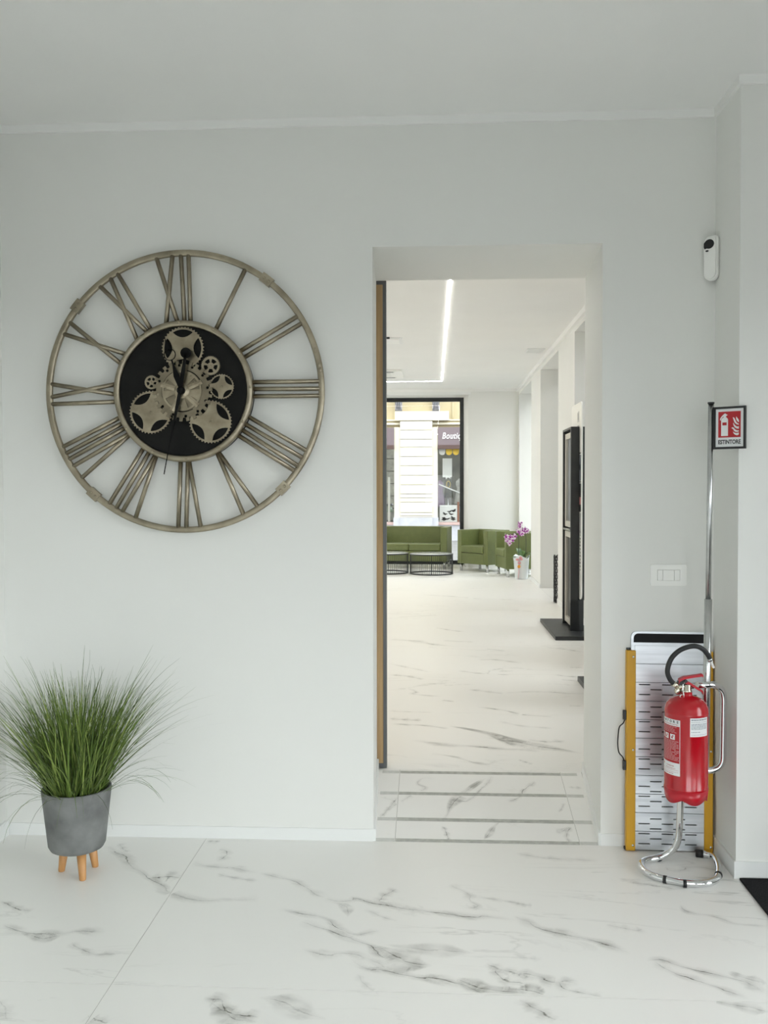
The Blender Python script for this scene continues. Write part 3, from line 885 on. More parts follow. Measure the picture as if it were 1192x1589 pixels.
blade(mb, strip((0.0, 0.0), (0.0233, 0.1504), 0.006, 0.0045, 0.4, 0.0085), -0.098, 0.003)
blade(mb, strip((0, 0), (-0.0493, -0.236), 0.008, 0.002), -0.098, 0.003)
blade(mb, strip((-0.0485, -0.232), (-0.0695, -0.341), 0.0017, 0.0017), -0.098, 0.003)
mb.build('minute_hand', M_hand, clock)
mb = MB()
blade(mb, strip((0, 0), (-0.0311, 0.1063), 0.004, 0.003, 0.55, 0.012), -0.091, 0.003)
mb.add(outline([circle(0.0245, 36, -0.0441, 0.1452), circle(0.0215, 36, -0.0441, 0.1452)], 0.003), Matrix.Translation((0, -0.091, 0)) @ STAND)
blade(mb, strip((-0.0311, 0.1063), (-0.0365, 0.1235), 0.003, 0.003), -0.091, 0.003)
blade(mb, [(-0.066, 0.155), (-0.0622, 0.2101), (-0.0405, 0.170), (-0.045, 0.168), (-0.055, 0.163)], -0.091, 0.003)
mb.build('hour_hand', M_hand, clock)
mb = MB(); mb.lathe([(0.0155, -0.076), (0.0155, -0.097), (0.013, -0.104), (0.006, -0.106)], 24, axis='y'); mb.build('hand_hub', M_hand, clock)

# ------------------------------------------------------------------ potted grass
pot = thing('potted_grass', (-1.356, -0.372, 0), 'ornamental grass in a round grey concrete pot on three wooden legs', 'plant')
mb = MB()
mb.lathe([(0.0, 0.098), (0.085, 0.098), (0.098, 0.104), (0.1055, 0.118), (0.1285, 0.327), (0.128, 0.332), (0.119, 0.332), (0.117, 0.327), (0.113, 0.295), (0.0, 0.295)], 48, caps=False)
pm = mb.build('pot', M_concrete, pot)
mb = MB(); mb.lathe([(0.0, 0.303), (0.06, 0.302), (0.113, 0.297)], 32, caps=False); mb.build('soil', M_soil, pot)
for (lx, ly) in ((-0.068, 0.015), (0.044, -0.060), (0.046, 0.062)):
    mb = MB(); k = 0.78
    mb.tube([(lx, ly, 0.0), (lx, ly, 0.004), (lx * k, ly * k, 0.106)], [0.0115, 0.0125, 0.0185], 16)
    mb.build('leg', M_legwood, pot)
mb = MB()
tone = mb.bm.verts.layers.float.new('tone')
rg = random.Random(11)


def grass_blade(base, az, lean, L, droop, w, tn):
    n_ = 9; pts = []
    p = Vector(base); el = R(90) - lean
    for i in range(n_ + 1):
        pts.append(p.copy())
        f = i / n_
        e2 = el - droop * f ** 1.6
        p = p + Vector((math.cos(az) * math.cos(e2), math.sin(az) * math.cos(e2), math.sin(e2))) * (L / n_)
    side = Vector((-math.sin(az), math.cos(az), 0))
    tw = rg.uniform(-1.2, 1.2)
    prev = None
    for i, q in enumerate(pts):
        f = i / n_
        ww = w * (1 - f ** 2.2) * (0.75 + 0.5 * min(1, f * 4)) + 0.00025
        s_ = (side * math.cos(tw) + Vector((math.cos(az), math.sin(az), 0)) * math.sin(tw)) * ww
        # stay clear of the walls behind
        lim = lambda v: Vector((max(v.x, -0.448), min(v.y, 0.362), v.z))
        a = mb.bm.verts.new(lim(q - s_)); c = mb.bm.verts.new(lim(q + s_))
        a[tone] = c[tone] = tn
        if prev: f_ = mb.bm.faces.new((prev[0], a, c, prev[1])); f_.smooth = True
        prev = (a, c)


for i in range(900):
    rr = 0.095 * math.sqrt(rg.random()); az0 = rg.uniform(0, 2 * math.pi)
    base = (rr * math.cos(az0), rr * math.sin(az0), 0.298)
    az = az0 + rg.gauss(0, 0.6)
    lean = R(min(58, abs(rg.gauss(0, 7)) + rr / 0.095 * rg.uniform(3, 30)))
    L = rg.triangular(0.22, 0.50, 0.40) * (1.0 if rg.random() < 0.9 else 1.18)
    tn = max(0, min(1, rg.gauss(0.42, 0.2) + (0.35 if rg.random() < 0.16 else 0)))
    grass_blade(base, az, lean, L, R(rg.uniform(4, 34) if rg.random() < 0.85 else rg.uniform(30, 75)), rg.uniform(0.0009, 0.0023), tn)
for i in range(190):
    az0 = rg.uniform(0, 2 * math.pi); rr = rg.uniform(0.03, 0.095)
    grass_blade((rr * math.cos(az0), rr * math.sin(az0), 0.30), az0 + rg.gauss(0, 0.5), R(rg.uniform(12, 50)), rg.uniform(0.40, 0.62), R(rg.uniform(10, 55)), rg.uniform(0.0007, 0.0012), rg.uniform(0.05, 0.7))
for i in range(60):
    az0 = rg.uniform(0, 2 * math.pi)
    base = (0.095 * math.cos(az0), 0.095 * math.sin(az0), 0.30)
    grass_blade(base, az0 + rg.gauss(0, 0.3), R(rg.uniform(35, 62)), rg.uniform(0.25, 0.42), R(rg.uniform(50, 125)), rg.uniform(0.0008, 0.0015), rg.uniform(0.05, 0.6))
gb = mb.build('grass_blades', M_grass, pot, fix=False); gb['kind'] = 'stuff'

def bw(m, name, ms, root, fix=True):
    """build a part given in room coordinates under an unrotated root"""
    m.xf(Matrix.Translation(-root.location))
    return m.build(name, ms, root, fix)


# ------------------------------------------------------------------ fire extinguisher and its stand
EX, EY = 0.953, -0.290
ext = thing('fire_extinguisher', (EX, EY, 0.294), 'red fire extinguisher hanging on the chrome tube stand in the corner', 'fire extinguisher')
RC = 0.0795
mb = MB()
mb.lathe([(0.0, 0.323), (0.074, 0.323), (RC, 0.336), (RC, 0.3455), (RC + 0.0012, 0.348), (RC, 0.3505), (RC, 0.624), (RC + 0.0014, 0.627), (RC, 0.630), (0.0775, 0.647), (0.071, 0.662), (0.058, 0.675), (0.040, 0.683), (0.024, 0.688), (0.0205, 0.693), (0.0205, 0.702), (0.0, 0.702)], 64, (EX, EY, 0), caps=False)
bw(mb, 'cylinder', M_red, ext)
mb = MB(); N = 96
rows = []
for rr_ in (RC + 0.0012, RC - 0.003):
    a_, c_ = [], []
    for i in range(N):
        t = 2 * math.pi * i / N
        z0 = 0.311 - 0.017 * (0.5 + 0.5 * math.cos(5 * t + 0.6)) ** 0.6
        k = rr_ * (1 - 0.06 * (0.348 - z0) / 0.05)
        a_.append(mb.bm.verts.new((EX + k * math.cos(t), EY + k * math.sin(t), z0)))
        c_.append(mb.bm.verts.new((EX + rr_ * math.cos(t), EY + rr_ * math.sin(t), 0.344)))
    rows.append((a_, c_))
for i in range(N):
    j = (i + 1) % N
    (a0_, c0_), (a1_, c1_) = rows
    for f in ((a0_[i], a0_[j], c0_[j], c0_[i]), (a1_[j], a1_[i], c1_[i], c1_[j]), (c0_[i], c0_[j], c1_[j], c1_[i]), (a0_[j], a0_[i], a1_[i], a1_[j])):
        q = mb.bm.faces.new(f); q.smooth = True
bw(mb, 'foot_ring', M_redpl, ext)
mb = MB()
mb.lathe([(0.0195, 0.701), (0.0195, 0.708), (0.0165, 0.711), (0.0165, 0.728), (0.013, 0.732), (0.0, 0.732)], 24, (EX, EY, 0))
mb.tube([(EX, EY, 0.720), (EX - 0.034, EY - 0.006, 0.722)], 0.0095, 14)
mb.tube([(EX - 0.034, EY - 0.006, 0.722), (EX - 0.052, EY - 0.008, 0.735)], [0.0105, 0.0105], 8)
mb.tube([(EX, EY, 0.715), (EX + 0.026, EY + 0.004, 0.719)], 0.007, 10)
valve = bw(mb, 'valve', M_brass, ext)
mb = MB(); mb.lathe([(0.0, -0.002), (0.013, -0.002), (0.014, 0.004), (0.0125, 0.011), (0.0, 0.011)], 20, (0, 0, 0), axis='y', caps=False)
mb.xf(Matrix.Translation((EX - 0.032, EY - 0.013, 0.706)) @ Matrix.Rotation(R(35), 4, 'Z'))
bw(mb, 'pressure_gauge', M_brass, ext)
mb = MB(); mb.tube(smooth_path([(EX - 0.018, EY - 0.018, 0.735), (EX - 0.02, EY - 0.022, 0.715), (EX - 0.015, EY - 0.023, 0.690)], 5), 0.0022, 8)
mb.tube([(EX - 0.022 + 0.007 * math.cos(t / 3), EY - 0.021, 0.688 + 0.007 * math.sin(t / 3)) for t in range(19)], 0.0014, 6, closed=True)
bw(mb, 'safety_pin', M_chrome, ext)


def lever(path, wid, th):
    """folded sheet handle: a bar with rounded outline, swept along x and z"""
    m = MB(); prev = None
    for (x, z, w) in path:
        row = [m.bm.verts.new((EX + x, EY + y, 0.0 + z + h)) for y, h in ((-w, -th), (w, -th), (w, th), (-w, th))]
        if prev:
            for k in range(4): m.bm.faces.new((prev[k], prev[(k + 1) % 4], row[(k + 1) % 4], row[k]))
        else: m.bm.faces.new(row[::-1])
        prev = row
    m.bm.faces.new(prev)
    return m


bw(lever([(-0.032, 0.733, 0.012), (-0.028, 0.746, 0.012), (-0.010, 0.755, 0.012), (0.02, 0.760, 0.010), (0.048, 0.764, 0.009), (0.056, 0.766, 0.009), (0.060, 0.761, 0.008)], 0, 0.0045), 'carry_handle', M_redpl, ext)
bw(lever([(-0.006, 0.738, 0.010), (0.01, 0.734, 0.010), (0.034, 0.718, 0.010), (0.055, 0.706, 0.009), (0.060, 0.697, 0.008)], 0, 0.005), 'squeeze_lever', M_redpl, ext)
mb = MB(); mb.box(EX - 0.034, EX - 0.012, EY - 0.011, EY + 0.011, 0.726, 0.742, 0.002); mb.tube([(EX - 0.006, EY - 0.016, 0.744), (EX - 0.006, EY + 0.016, 0.744)], 0.006, 12)
bw(mb, 'lever_pivot', M_black, ext)
hose_px = [(-0.052, 0.735), (-0.066, 0.752), (-0.076, 0.778), (-0.073, 0.808), (-0.060, 0.837), (-0.034, 0.862), (0.0, 0.876), (0.030, 0.877), (0.056, 0.864), (0.075, 0.842), (0.081, 0.831)]
mb = MB(); mb.tube(smooth_path([(EX + x, EY - 0.008 - 0.02 * math.sin(i / 3.2), z) for i, (x, z) in enumerate(hose_px)], 7), 0.0092, 16)
hose = bw(mb, 'hose', M_hose, ext)
e0 = Vector((EX + 0.081, EY - 0.0065, 0.831)); dd = Vector((0.42, 0.02, -0.9)).normalized()
mb = MB(); mb.tube([e0 - dd * 0.004, e0 + dd * 0.013, e0 + dd * 0.015], [0.0095, 0.0095, 0.006], 14); bw(mb, 'ferrule', M_steel, ext)
mb = MB(); mb.tube([e0 + dd * 0.012, e0 + dd * 0.018, e0 + dd * 0.020, e0 + dd * 0.040, e0 + dd * 0.042], [0.0078, 0.0075, 0.0055, 0.0048, 0.0030], 14); bw(mb, 'nozzle', M_white, ext)


def cpatch(m, a0, a1, z0, z1, lift=0.0004, n=None):
    """piece of a label wrapped round the cylinder; angles in degrees from the -y side"""
    n = n or max(2, int(abs(a1 - a0) / 5))
    z0 += 0.017; z1 += 0.017
    rr_ = RC + lift
    lo_ = [m.bm.verts.new((EX + rr_ * math.sin(R(a0 + (a1 - a0) * i / n)), EY - rr_ * math.cos(R(a0 + (a1 - a0) * i / n)), z0)) for i in range(n + 1)]
    up_ = [m.bm.verts.new((v.co.x, v.co.y, z1)) for v in lo_]
    for i in range(n):
        f = m.bm.faces.new((lo_[i], lo_[i + 1], up_[i + 1], up_[i])); f.smooth = True; f.material_index = m.mi


def cletter(m, ch, ac, zc, size, lift=0.0009, bold=0.0):
    vs = m.add(lettering(ch, size, 0.0003, bold=bold))
    for v in vs:
        x, y, z = v.co; a = R(ac) + x / RC; rr_ = RC + lift + z
        v.co = (EX + rr_ * math.sin(a), EY - rr_ * math.cos(a), zc + 0.017 + y)


AL, AR = -131, -31
mb = MB(); cpatch(mb, AL, AR, 0.384, 0.431); cpatch(mb, AL, AR, 0.568, 0.592); cpatch(mb, AR - 1.4, AR, 0.431, 0.568); cpatch(mb, AL, AL + 1.4, 0.431, 0.568)
bw(mb, 'front_label', M_paper, ext, fix=False)
mb = MB(); cpatch(mb, AL + 1.4, AR - 1.4, 0.431, 0.568, 0.0003); bw(mb, 'label_field', M_redink, ext, fix=False)
mb = MB()
for i, ch in enumerate('ESTINTORE'): cletter(mb, ch, -122 + 10.5 * i, 0.5835, 0.0125, bold=0.0004)
bw(mb, 'label_title', M_inkblk, ext, fix=False)
mb = MB(); rr = random.Random(5)
for z0, h, a0, a1 in ((0.5722, 0.003, -118, -70), (0.5722, 0.003, -68, -36), (0.4035, 0.0012, -126, -34), (0.396, 0.0012, -126, -34), (0.389, 0.0025, -110, -50), (0.4165, 0.003, -75, -47), (0.4085, 0.002, -78, -44), (0.416, 0.008, -92, -86)):
    a = a0
    while a < a1:
        w = rr.uniform(2, 6); cpatch(mb, a, min(a + w, a1), z0, z0 + h, 0.0008, 2); a += w + 1.2
bw(mb, 'small_print', M_pink, ext, fix=False)
mb = MB()
for z0 in (0.5625, 0.5575, 0.5525, 0.5475, 0.5425):
    a = -122
    while a < -42 - rr.uniform(0, 10):
        w = rr.uniform(3, 9); cpatch(mb, a, a + w, z0, z0 + 0.0028, 0.0008, 2); a += w + 1.5
for k in range(13):
    z0 = 0.509 - k * 0.0058
    a = -124
    while a < (-48 if k % 4 == 1 else -37):
        w = rr.uniform(4, 12)
        if not (k in (6, 8, 9) and a > -62 and rr.random() < 0.7): cpatch(mb, a, min(a + w, -34), z0, z0 + 0.0036, 0.0008, 2)
        a += w + 1.2
bw(mb, 'instructions', M_pink, ext, fix=False)
for a in (-116, -95, -74, -53):
    mb = MB(); cpatch(mb, a - 7.5, a + 7.5, 0.5165, 0.5365, 0.0008); bw(mb, 'pictogram', M_paper, ext, fix=False)
mb = MB()
for a in (-116, -95, -74, -53):
    cpatch(mb, a - 3, a + 1, 0.521, 0.528, 0.0012, 2); cpatch(mb, a - 1, a + 4, 0.529, 0.5325, 0.0012, 2)
bw(mb, 'pictogram_marks', M_redink, ext, fix=False)
mb = MB(); cpatch(mb, -6, 50, 0.5345, 0.6035); bw(mb, 'service_label', M_paper, ext, fix=False)
mb = MB()
for z0, h in ((0.595, 0.004), (0.588, 0.0012), (0.580, 0.0022), (0.5755, 0.0022), (0.571, 0.0022), (0.5665, 0.0022), (0.562, 0.0022), (0.551, 0.0018), (0.541, 0.0012)):
    a = -3
    lim_ = 22 if h == 0.0018 else 46
    while a < lim_:
        w = rr.uniform(1.5, 7); cpatch(mb, a, min(a + w, lim_), z0, z0 + h, 0.0008, 2); a += w + 1.0
bw(mb, 'service_print', M_ink, ext, fix=False)

std = thing('extinguisher_stand', (EX, -0.2, 0), 'chrome tube floor stand with looped base and tall pole carrying a fire extinguisher sign', 'stand')
tz = 0.0135
base_pts = [(1.060, -0.098, tz), (1.112, -0.118, tz), (1.096, -0.235, tz), (1.045, -0.372, tz), (0.93, -0.385, tz), (0.806, -0.318, tz), (0.800, -0.190, tz), (0.90, -0.145, tz), (0.962, -0.155, 0.06), (0.962, -0.178, 0.20), (0.962, -0.192, 0.37), (1.112, -0.215, 0.385), (1.112, -0.222, 0.715), (1.00, -0.262, 0.722)]
mb = MB(); mb.tube(round_path(base_pts, [0, 0.05, 0.06, 0.075, 0.06, 0.06, 0.06, 0.05, 0.06, 0.06, 0.05, 0.05, 0.06, 0], 8), 0.0128, 20)
bw(mb, 'bent_tube', M_chrome, std)
mb = MB(); mb.tube([(1.073, -0.1035, tz), (1.048, -0.0935, tz)], 0.0155, 18); bw(mb, 'end_cap', M_black, std)
for (x, y, dx, dy) in ((0.888, -0.150, 1, 0.45), (0.862, -0.350, 0.88, -0.47), (0.925, -0.3835, 0.97, -0.12), (1.072, -0.302, 0.35, 0.93)):
    d = Vector((dx, dy, 0)).normalized() * 0.006; mb = MB()
    mb.tube([Vector((x, y, tz)) - d, Vector((x, y, tz)) + d], 0.0142, 18); bw(mb, 'rubber_band', M_black, std)
mb = MB(); mb.tube([(1.040, -0.236, 0.40), (1.0465, -0.238, 1.045)], 0.0140, 18); mb.tube([(1.0463, -0.238, 1.04), (1.0515, -0.240, 1.785)], 0.0102, 18)
mb.tube([(1.044, -0.237, 0.725), (1.075, -0.238, 0.727)], 0.006, 10)
bw(mb, 'pole', M_steel, std)
mb = MB(); mb.tube([(1.0515, -0.240, 1.785), (1.0515, -0.240, 1.791)], 0.0125, 18); bw(mb, 'pole_cap', M_dark, std)
# the flag sign, turned towards the room
SW, SH = 0.121, 0.158
mb = MB()
fw_ = 0.008
mb.mi = 0
mb.box(0, SW, -0.006, 0.006, 0, fw_); mb.box(0, SW, -0.006, 0.006, SH - fw_, SH); mb.box(0, 0.011, -0.006, 0.006, fw_, SH - fw_); mb.box(SW - fw_, SW, -0.006, 0.006, fw_, SH - fw_)
sf = mb.build('sign_frame', M_black, std)
sf.location = Vector((1.057, -0.248, 1.6125)) - std.location; sf.rotation_euler = (0, 0, R(-35.5))
mb = MB(); mb.box(0.011, SW - fw_, -0.002, 0.002, fw_, SH - fw_); mb.build('sign_plate', M_paper, sf)
X0, X1, Z0, Z1 = 0.0205, 0.1025, 0.043, 0.1395
mb = MB(); mb.add(outline([[(X0, Z0), (X1, Z0), (X1, Z1), (X0, Z1)]], 0.0008), Matrix.Translation((0, -0.0024, 0)) @ STAND)
mb.build('red_field', M_redink, sf)
def sg(x, y):      # crop px of the sign -> plate metres
    return (X0 + (x - 380) / (910 - 380) * (X1 - X0), Z1 - (y - 355) / (940 - 355) * (Z1 - Z0))
body = [(450, 905), (450, 545), (460, 515), (485, 495), (508, 482), (508, 460), (470, 490), (445, 520), (440, 552), (420, 540), (430, 500), (470, 450), (520, 405), (545, 395), (570, 415), (605, 432), (575, 452), (560, 470), (575, 490), (600, 510), (612, 540), (612, 905)]
win_ = [(478, 598), (580, 598), (580, 665), (478, 665)]
fl = [[(725, 490), (755, 500), (780, 545), (800, 590), (830, 625), (865, 640), (865, 665), (820, 655), (780, 625), (755, 585), (742, 540)],
      [(805, 475), (825, 500), (855, 540), (870, 575), (868, 610), (838, 590), (812, 555), (800, 515)],
      [(738, 610), (760, 650), (800, 690), (835, 705), (868, 700), (868, 755), (825, 750), (780, 725), (748, 685), (735, 640)],
      [(690, 735), (715, 715), (745, 725), (780, 765), (825, 790), (868, 790), (868, 815), (830, 825), (785, 820), (755, 795), (735, 760), (712, 742)],
      [(730, 810), (765, 840), (815, 850), (868, 838), (868, 870), (858, 893), (820, 900), (780, 885), (748, 855)]]
mb = MB()
for lp in [[body, win_]] + [[f] for f in fl]:
    mb.add(outline([[sg(*p) for p in q] for q in lp], 0.0006), Matrix.Translation((0, -0.0030, 0)) @ STAND)
mb.build('pictogram', M_paper, sf)
tm = lettering('ESTINTORE', 0.0215, 0.0006, bold=0.0007)
xs_ = [v.co.x for v in tm.vertices]; k = (X1 - X0) / (max(xs_) - min(xs_))
mb = MB(); mb.add(tm, Matrix.Translation(((X0 + X1) / 2, -0.0024, 0.0255)) @ STAND @ Matrix.Diagonal((k, 1, 1, 1)))
mb.build('lettering', M_inkblk, sf)

# ------------------------------------------------------------------ folded aluminium loading ramp
rampo = thing('loading_ramp', (0.780, -0.052, 0.004), 'folded aluminium loading ramp with yellow side rails leaning in the corner', 'ramp', ry=R(0.5), rx=R(-2.6))
RW = 0.345
mb = MB(); mb.box(0.036, RW - 0.036, 0.006, 0.014, 0.004, 0.815); mb.build('slot_shade_sheet', M_blackmatte, rampo)  # black sheet added behind the slots, painting the shade inside the fold
pz = 0.075
colx = [0.050 + i * 0.0465 for i in range(5)]
for i in range(11):
    z0 = 0.003 + i * pz; z1 = z0 + pz - 0.0020
    loops = [[(0.034, z0), (RW - 0.034, z0), (RW - 0.034, z1), (0.034, z1)]]
    if i < 9:
        offs = (0.0248, 0.0448, 0.0648) if i % 2 == 0 else (0.0098, 0.0298, 0.0498)
        for q, oz in enumerate(offs):
            use = (0, 2, 4) if (q % 2 == 0) == (i % 2 == 0) else (1, 3)
            for cix in use:
                x0 = colx[cix]; loops.append([(x0, z0 + oz - 0.0023), (x0 + 0.046, z0 + oz - 0.0023), (x0 + 0.046, z0 + oz + 0.0023), (x0, z0 + oz + 0.0023)])
    mb = MB(); mb.add(outline(loops, 0.008), Matrix.Translation((0, 0.001, 0)) @ STAND)
    mb.box(0.034, RW - 0.034, -0.0042, -0.003, z1 - 0.004, z1 - 0.001)
    mb.build('plank', M_alu, rampo)
mb = MB(); mb.add(outline([rrect(0.020, RW - 0.006, 0.79, 0.882, 0.022)], 0.010), Matrix.Translation((0, 0.007, 0)) @ STAND); mb.build('top_plate', M_alu, rampo)
mb = MB(); mb.add(outline([[(0.030, 0.838), (RW - 0.018, 0.838)] + [p for p in rrect(0.030, RW - 0.018, 0.80, 0.874, 0.018) if p[1] > 0.85]], 0.004), Matrix.Translation((0, 0.0005, 0)) @ STAND); mb.build('grip_band', M_blackmatte, rampo)
for x0, x1 in ((0.0, 0.037), (RW - 0.034, RW)):
    mb = MB(); mb.box(x0, x1, -0.010, 0.022, 0.0, 0.806, 0.003); rl = mb.build('side_rail', M_yellow, rampo)
    for z in (0.022, 0.405, 0.780):
        mb = MB(); mb.sphere(((x0 + x1) / 2 + 0.008, -0.0105, z), 0.005, (1, 0.45, 1), 10, 6); mb.build('screw', M_steel, rl)
mb = MB(); mb.box(-0.013, 0.0, -0.008, 0.008, 0.525, 0.563, 0.002); mb.box(-0.013, 0.0, -0.008, 0.008, 0.322, 0.360, 0.002)
mb.tube(smooth_path([(-0.004, 0, 0.528), (-0.012, 0, 0.510), (-0.026, 0, 0.495), (-0.031, 0, 0.465), (-0.033, 0, 0.425), (-0.028, 0, 0.392), (-0.014, 0, 0.374), (-0.007, 0, 0.357)], 6), 0.0026, 10)
mb.build('carry_handle', M_black, rampo)
mb = MB(); mb.box(-0.006, 0.004, 0.002, 0.016, 0.0, 0.012, 0.002); mb.build('corner_stop', M_black, rampo)
mb = MB(); mb.box(0.002, 0.02, 0.004, 0.02, 0.806, 0.815, 0.002); mb.build('corner_stop', M_black, rampo)

# ------------------------------------------------------------------ wall fittings
sw = thing('light_switch', (0.9565, 0, 1.114), 'white four-module light switch plate on the wall beside the doorway', 'switch')
mb = MB(); mb.add(outline([rrect(-0.0725, 0.0725, -0.043, 0.043, 0.007), [(-0.0455, -0.0225), (-0.0455, 0.0225), (0.0455, 0.0225), (0.0455, -0.0225)]], 0.008), Matrix.Translation((0, -0.004, 0)) @ STAND); mb.build('cover_plate', M_white, sw)
mb = MB(); mb.box(-0.046, 0.046, -0.004, -0.0005, -0.023, 0.023); mb.build('module_frame', M_white, sw)
for x0, x1 in ((-0.0445, -0.0232), (-0.0222, 0.0222), (0.0232, 0.0445)):
    mb = MB(); mb.box(x0, x1, -0.0095, -0.003, -0.0213, 0.0213, 0.001); mb.build('rocker', M_white, sw)
sen = thing('motion_sensor', (1.1235, -0.020, 2.382), 'white capsule-shaped alarm sensor with black lens, high in the corner', 'sensor', rz=R(-38))
mb = MB()
prof = []
def capsule(z0, z1, hw, d, y0):
    m = MB(); pts = []
    for i in range(17): t = math.pi + math.pi * i / 16; pts.append((hw * math.cos(t), z0 + hw + hw * math.sin(t)))
    pts += [(hw, z1 - 0.018), (hw * 0.85, z1 - 0.003), (hw * 0.5, z1), (-hw * 0.5, z1 - 0.002), (-hw * 0.85, z1 - 0.010), (-hw, z1 - 0.03)]
    m.add(outline([pts], d), Matrix.Translation((0, y0, 0)) @ STAND)
    es = [e for e in m.bm.edges if len(e.link_faces) == 2 and e.calc_face_angle(0) > 1.2 and all(v.co.y < y0 for v in e.verts)]
    bmesh.ops.remove_doubles(m.bm, verts=m.bm.verts[:], dist=1e-5)
    es = [e for e in m.bm.edges if len(e.link_faces) == 2 and e.calc_face_angle(0) > 1.2 and all(v.co.y < y0 for v in e.verts)]
    q = bmesh.ops.bevel(m.bm, geom=es, offset=0.007, segments=4, affect='EDGES')
    for f in q['faces']: f.smooth = True
    return m
capsule(-0.088, 0.088, 0.0285, 0.030, -0.020).build('housing', M_white, sen)
capsule(-0.080, 0.070, 0.022, 0.010, 0.0).build('back_plate', M_blackmatte, sen)
drop = [(-0.022 + 0.0, 0.037)] + [(-0.0075 + 0.0155 * math.cos(t) * 1.25 + 0.004, 0.055 + 0.0185 * math.sin(t)) for t in [R(a) for a in range(-120, 150, 15)]] + [(-0.0245, 0.060), (-0.025, 0.045)]
mb = MB(); mb.add(outline([drop], 0.004), Matrix.Translation((0, -0.0355, 0)) @ STAND); mb.build('lens', M_black, sen)
mb = MB(); mb.add(outline([rrect(-0.018, -0.006, 0.0255, 0.0315, 0.0028, 3)], 0.003), Matrix.Translation((0, -0.0352, 0)) @ STAND); mb.build('status_slot', M_black, sen)
dm = MB(); dm.box(1.146, 2.27, -2.6, -0.310, 0.0005, 0.009, 0.002)
tag(dm.build('door_mat', M_mat), 'black fibre entrance mat on the marble floor beside the wall corner', 'mat')

# ------------------------------------------------------------------ far room: seating
def seat_group(name, w, d, h, ncush, arm, label, cat, loc, rz):
    t = thing(name, loc, label, cat, rz)
    leg_, st = 0.125, 0.43
    for sx in (-1, 1):
        mb = MB(); xa, xb = (-w / 2, -w / 2 + arm) if sx < 0 else (w / 2 - arm, w / 2)
        mb.box(xa, xb, 0, d, leg_, h, 0.010, 3); mb.build('armrest', M_green, t)
    mb = MB(); mb.box(-w / 2 + arm, w / 2 - arm, d - 0.13, d - 0.005, leg_, h, 0.010, 3); mb.build('backrest', M_green, t)
    mb = MB(); mb.box(-w / 2 + arm, w / 2 - arm, 0.004, d - 0.13, leg_, st - 0.125, 0.006, 2); mb.build('seat_base', M_green, t)
    cw = (w - 2 * arm) / ncush
    for i in range(ncush):
        mb = MB(); mb.box(-w / 2 + arm + i * cw + 0.003, -w / 2 + arm + (i + 1) * cw - 0.003, -0.012, d - 0.132, st - 0.12, st, 0.018, 3); mb.build('seat_cushion', M_green, t)
    for sx in (-1, 1):
        for y in (0.045, d - 0.045):
            mb = MB(); mb.lathe([(0.024, 0.0), (0.022, leg_)], 16, (sx * (w / 2 - 0.05), y, 0)); mb.build('leg', M_steel, t)
    return t


seat_group('sofa', 1.34, 0.62, 0.715, 2, 0.115, 'green leather two-cushion sofa under the shop window', 'sofa', (-0.415, 11.965, ZF), R(-9))
seat_group('armchair', 0.68, 0.56, 0.69, 1, 0.095, 'green leather armchair between the sofa and the other armchair, turned to the room', 'armchair', (0.660, 11.375, ZF), R(-45))
seat_group('armchair', 0.69, 0.60, 0.69, 1, 0.095, 'green leather armchair behind the orchid, seen from its side', 'armchair', (1.075, 10.70, ZF), R(-80))
for o, g in [(o, 'green armchairs') for o in bpy.data.objects if o.get('category') == 'armchair']: o['group'] = g

M_tabletop = mat('grey_glass_top', (0.50, 0.51, 0.50), 0.12)
def coffee_table(loc, label):
    t = thing('coffee_table', loc, label, 'coffee table', group='round wire coffee tables')
    r_, h = 0.345, 0.33
    mb = MB(); mb.tube(circle3(r_, h - 0.009, 56), 0.010, 8, closed=True); mb.build('top_ring', M_dark, t)
    mb = MB(); mb.lathe([(0.0, h - 0.006), (r_ - 0.008, h - 0.006), (r_ - 0.008, h - 0.001), (0.0, h - 0.001)], 48, caps=False); mb.build('table_top', M_tabletop, t)
    mb = MB(); mb.tube(circle3(r_, 0.010, 56), 0.0095, 8, closed=True); mb.build('bottom_ring', M_dark, t)
    mb = MB()
    for i in range(64):
        a = 2 * math.pi * i / 64
        mb.tube([(r_ * math.cos(a), r_ * math.sin(a), 0.01), (r_ * math.cos(a), r_ * math.sin(a), h - 0.01)], 0.0022, 5, caps=False)
    o = mb.build('wires', M_dark, t); o['kind'] = 'stuff'
    for a in (0.05, math.pi / 2, math.pi - 0.05, -math.pi / 2):
        mb = MB(); mb.tube([(r_ * math.cos(a), r_ * math.sin(a), 0.01), (r_ * math.cos(a), r_ * math.sin(a), h - 0.01)], 0.0065, 6, caps=False); mb.build('upright', M_dark, t)
def circle3(r_, z, n): return [(r_ * math.cos(2 * math.pi * i / n), r_ * math.sin(2 * math.pi * i / n), z) for i in range(n)]
coffee_table((-0.020, 10.97, ZF), 'round wire-sided coffee table nearer the armchairs, in front of the sofa')
coffee_table((-0.745, 11.12, ZF), 'round wire-sided coffee table half hidden by the sliding door')

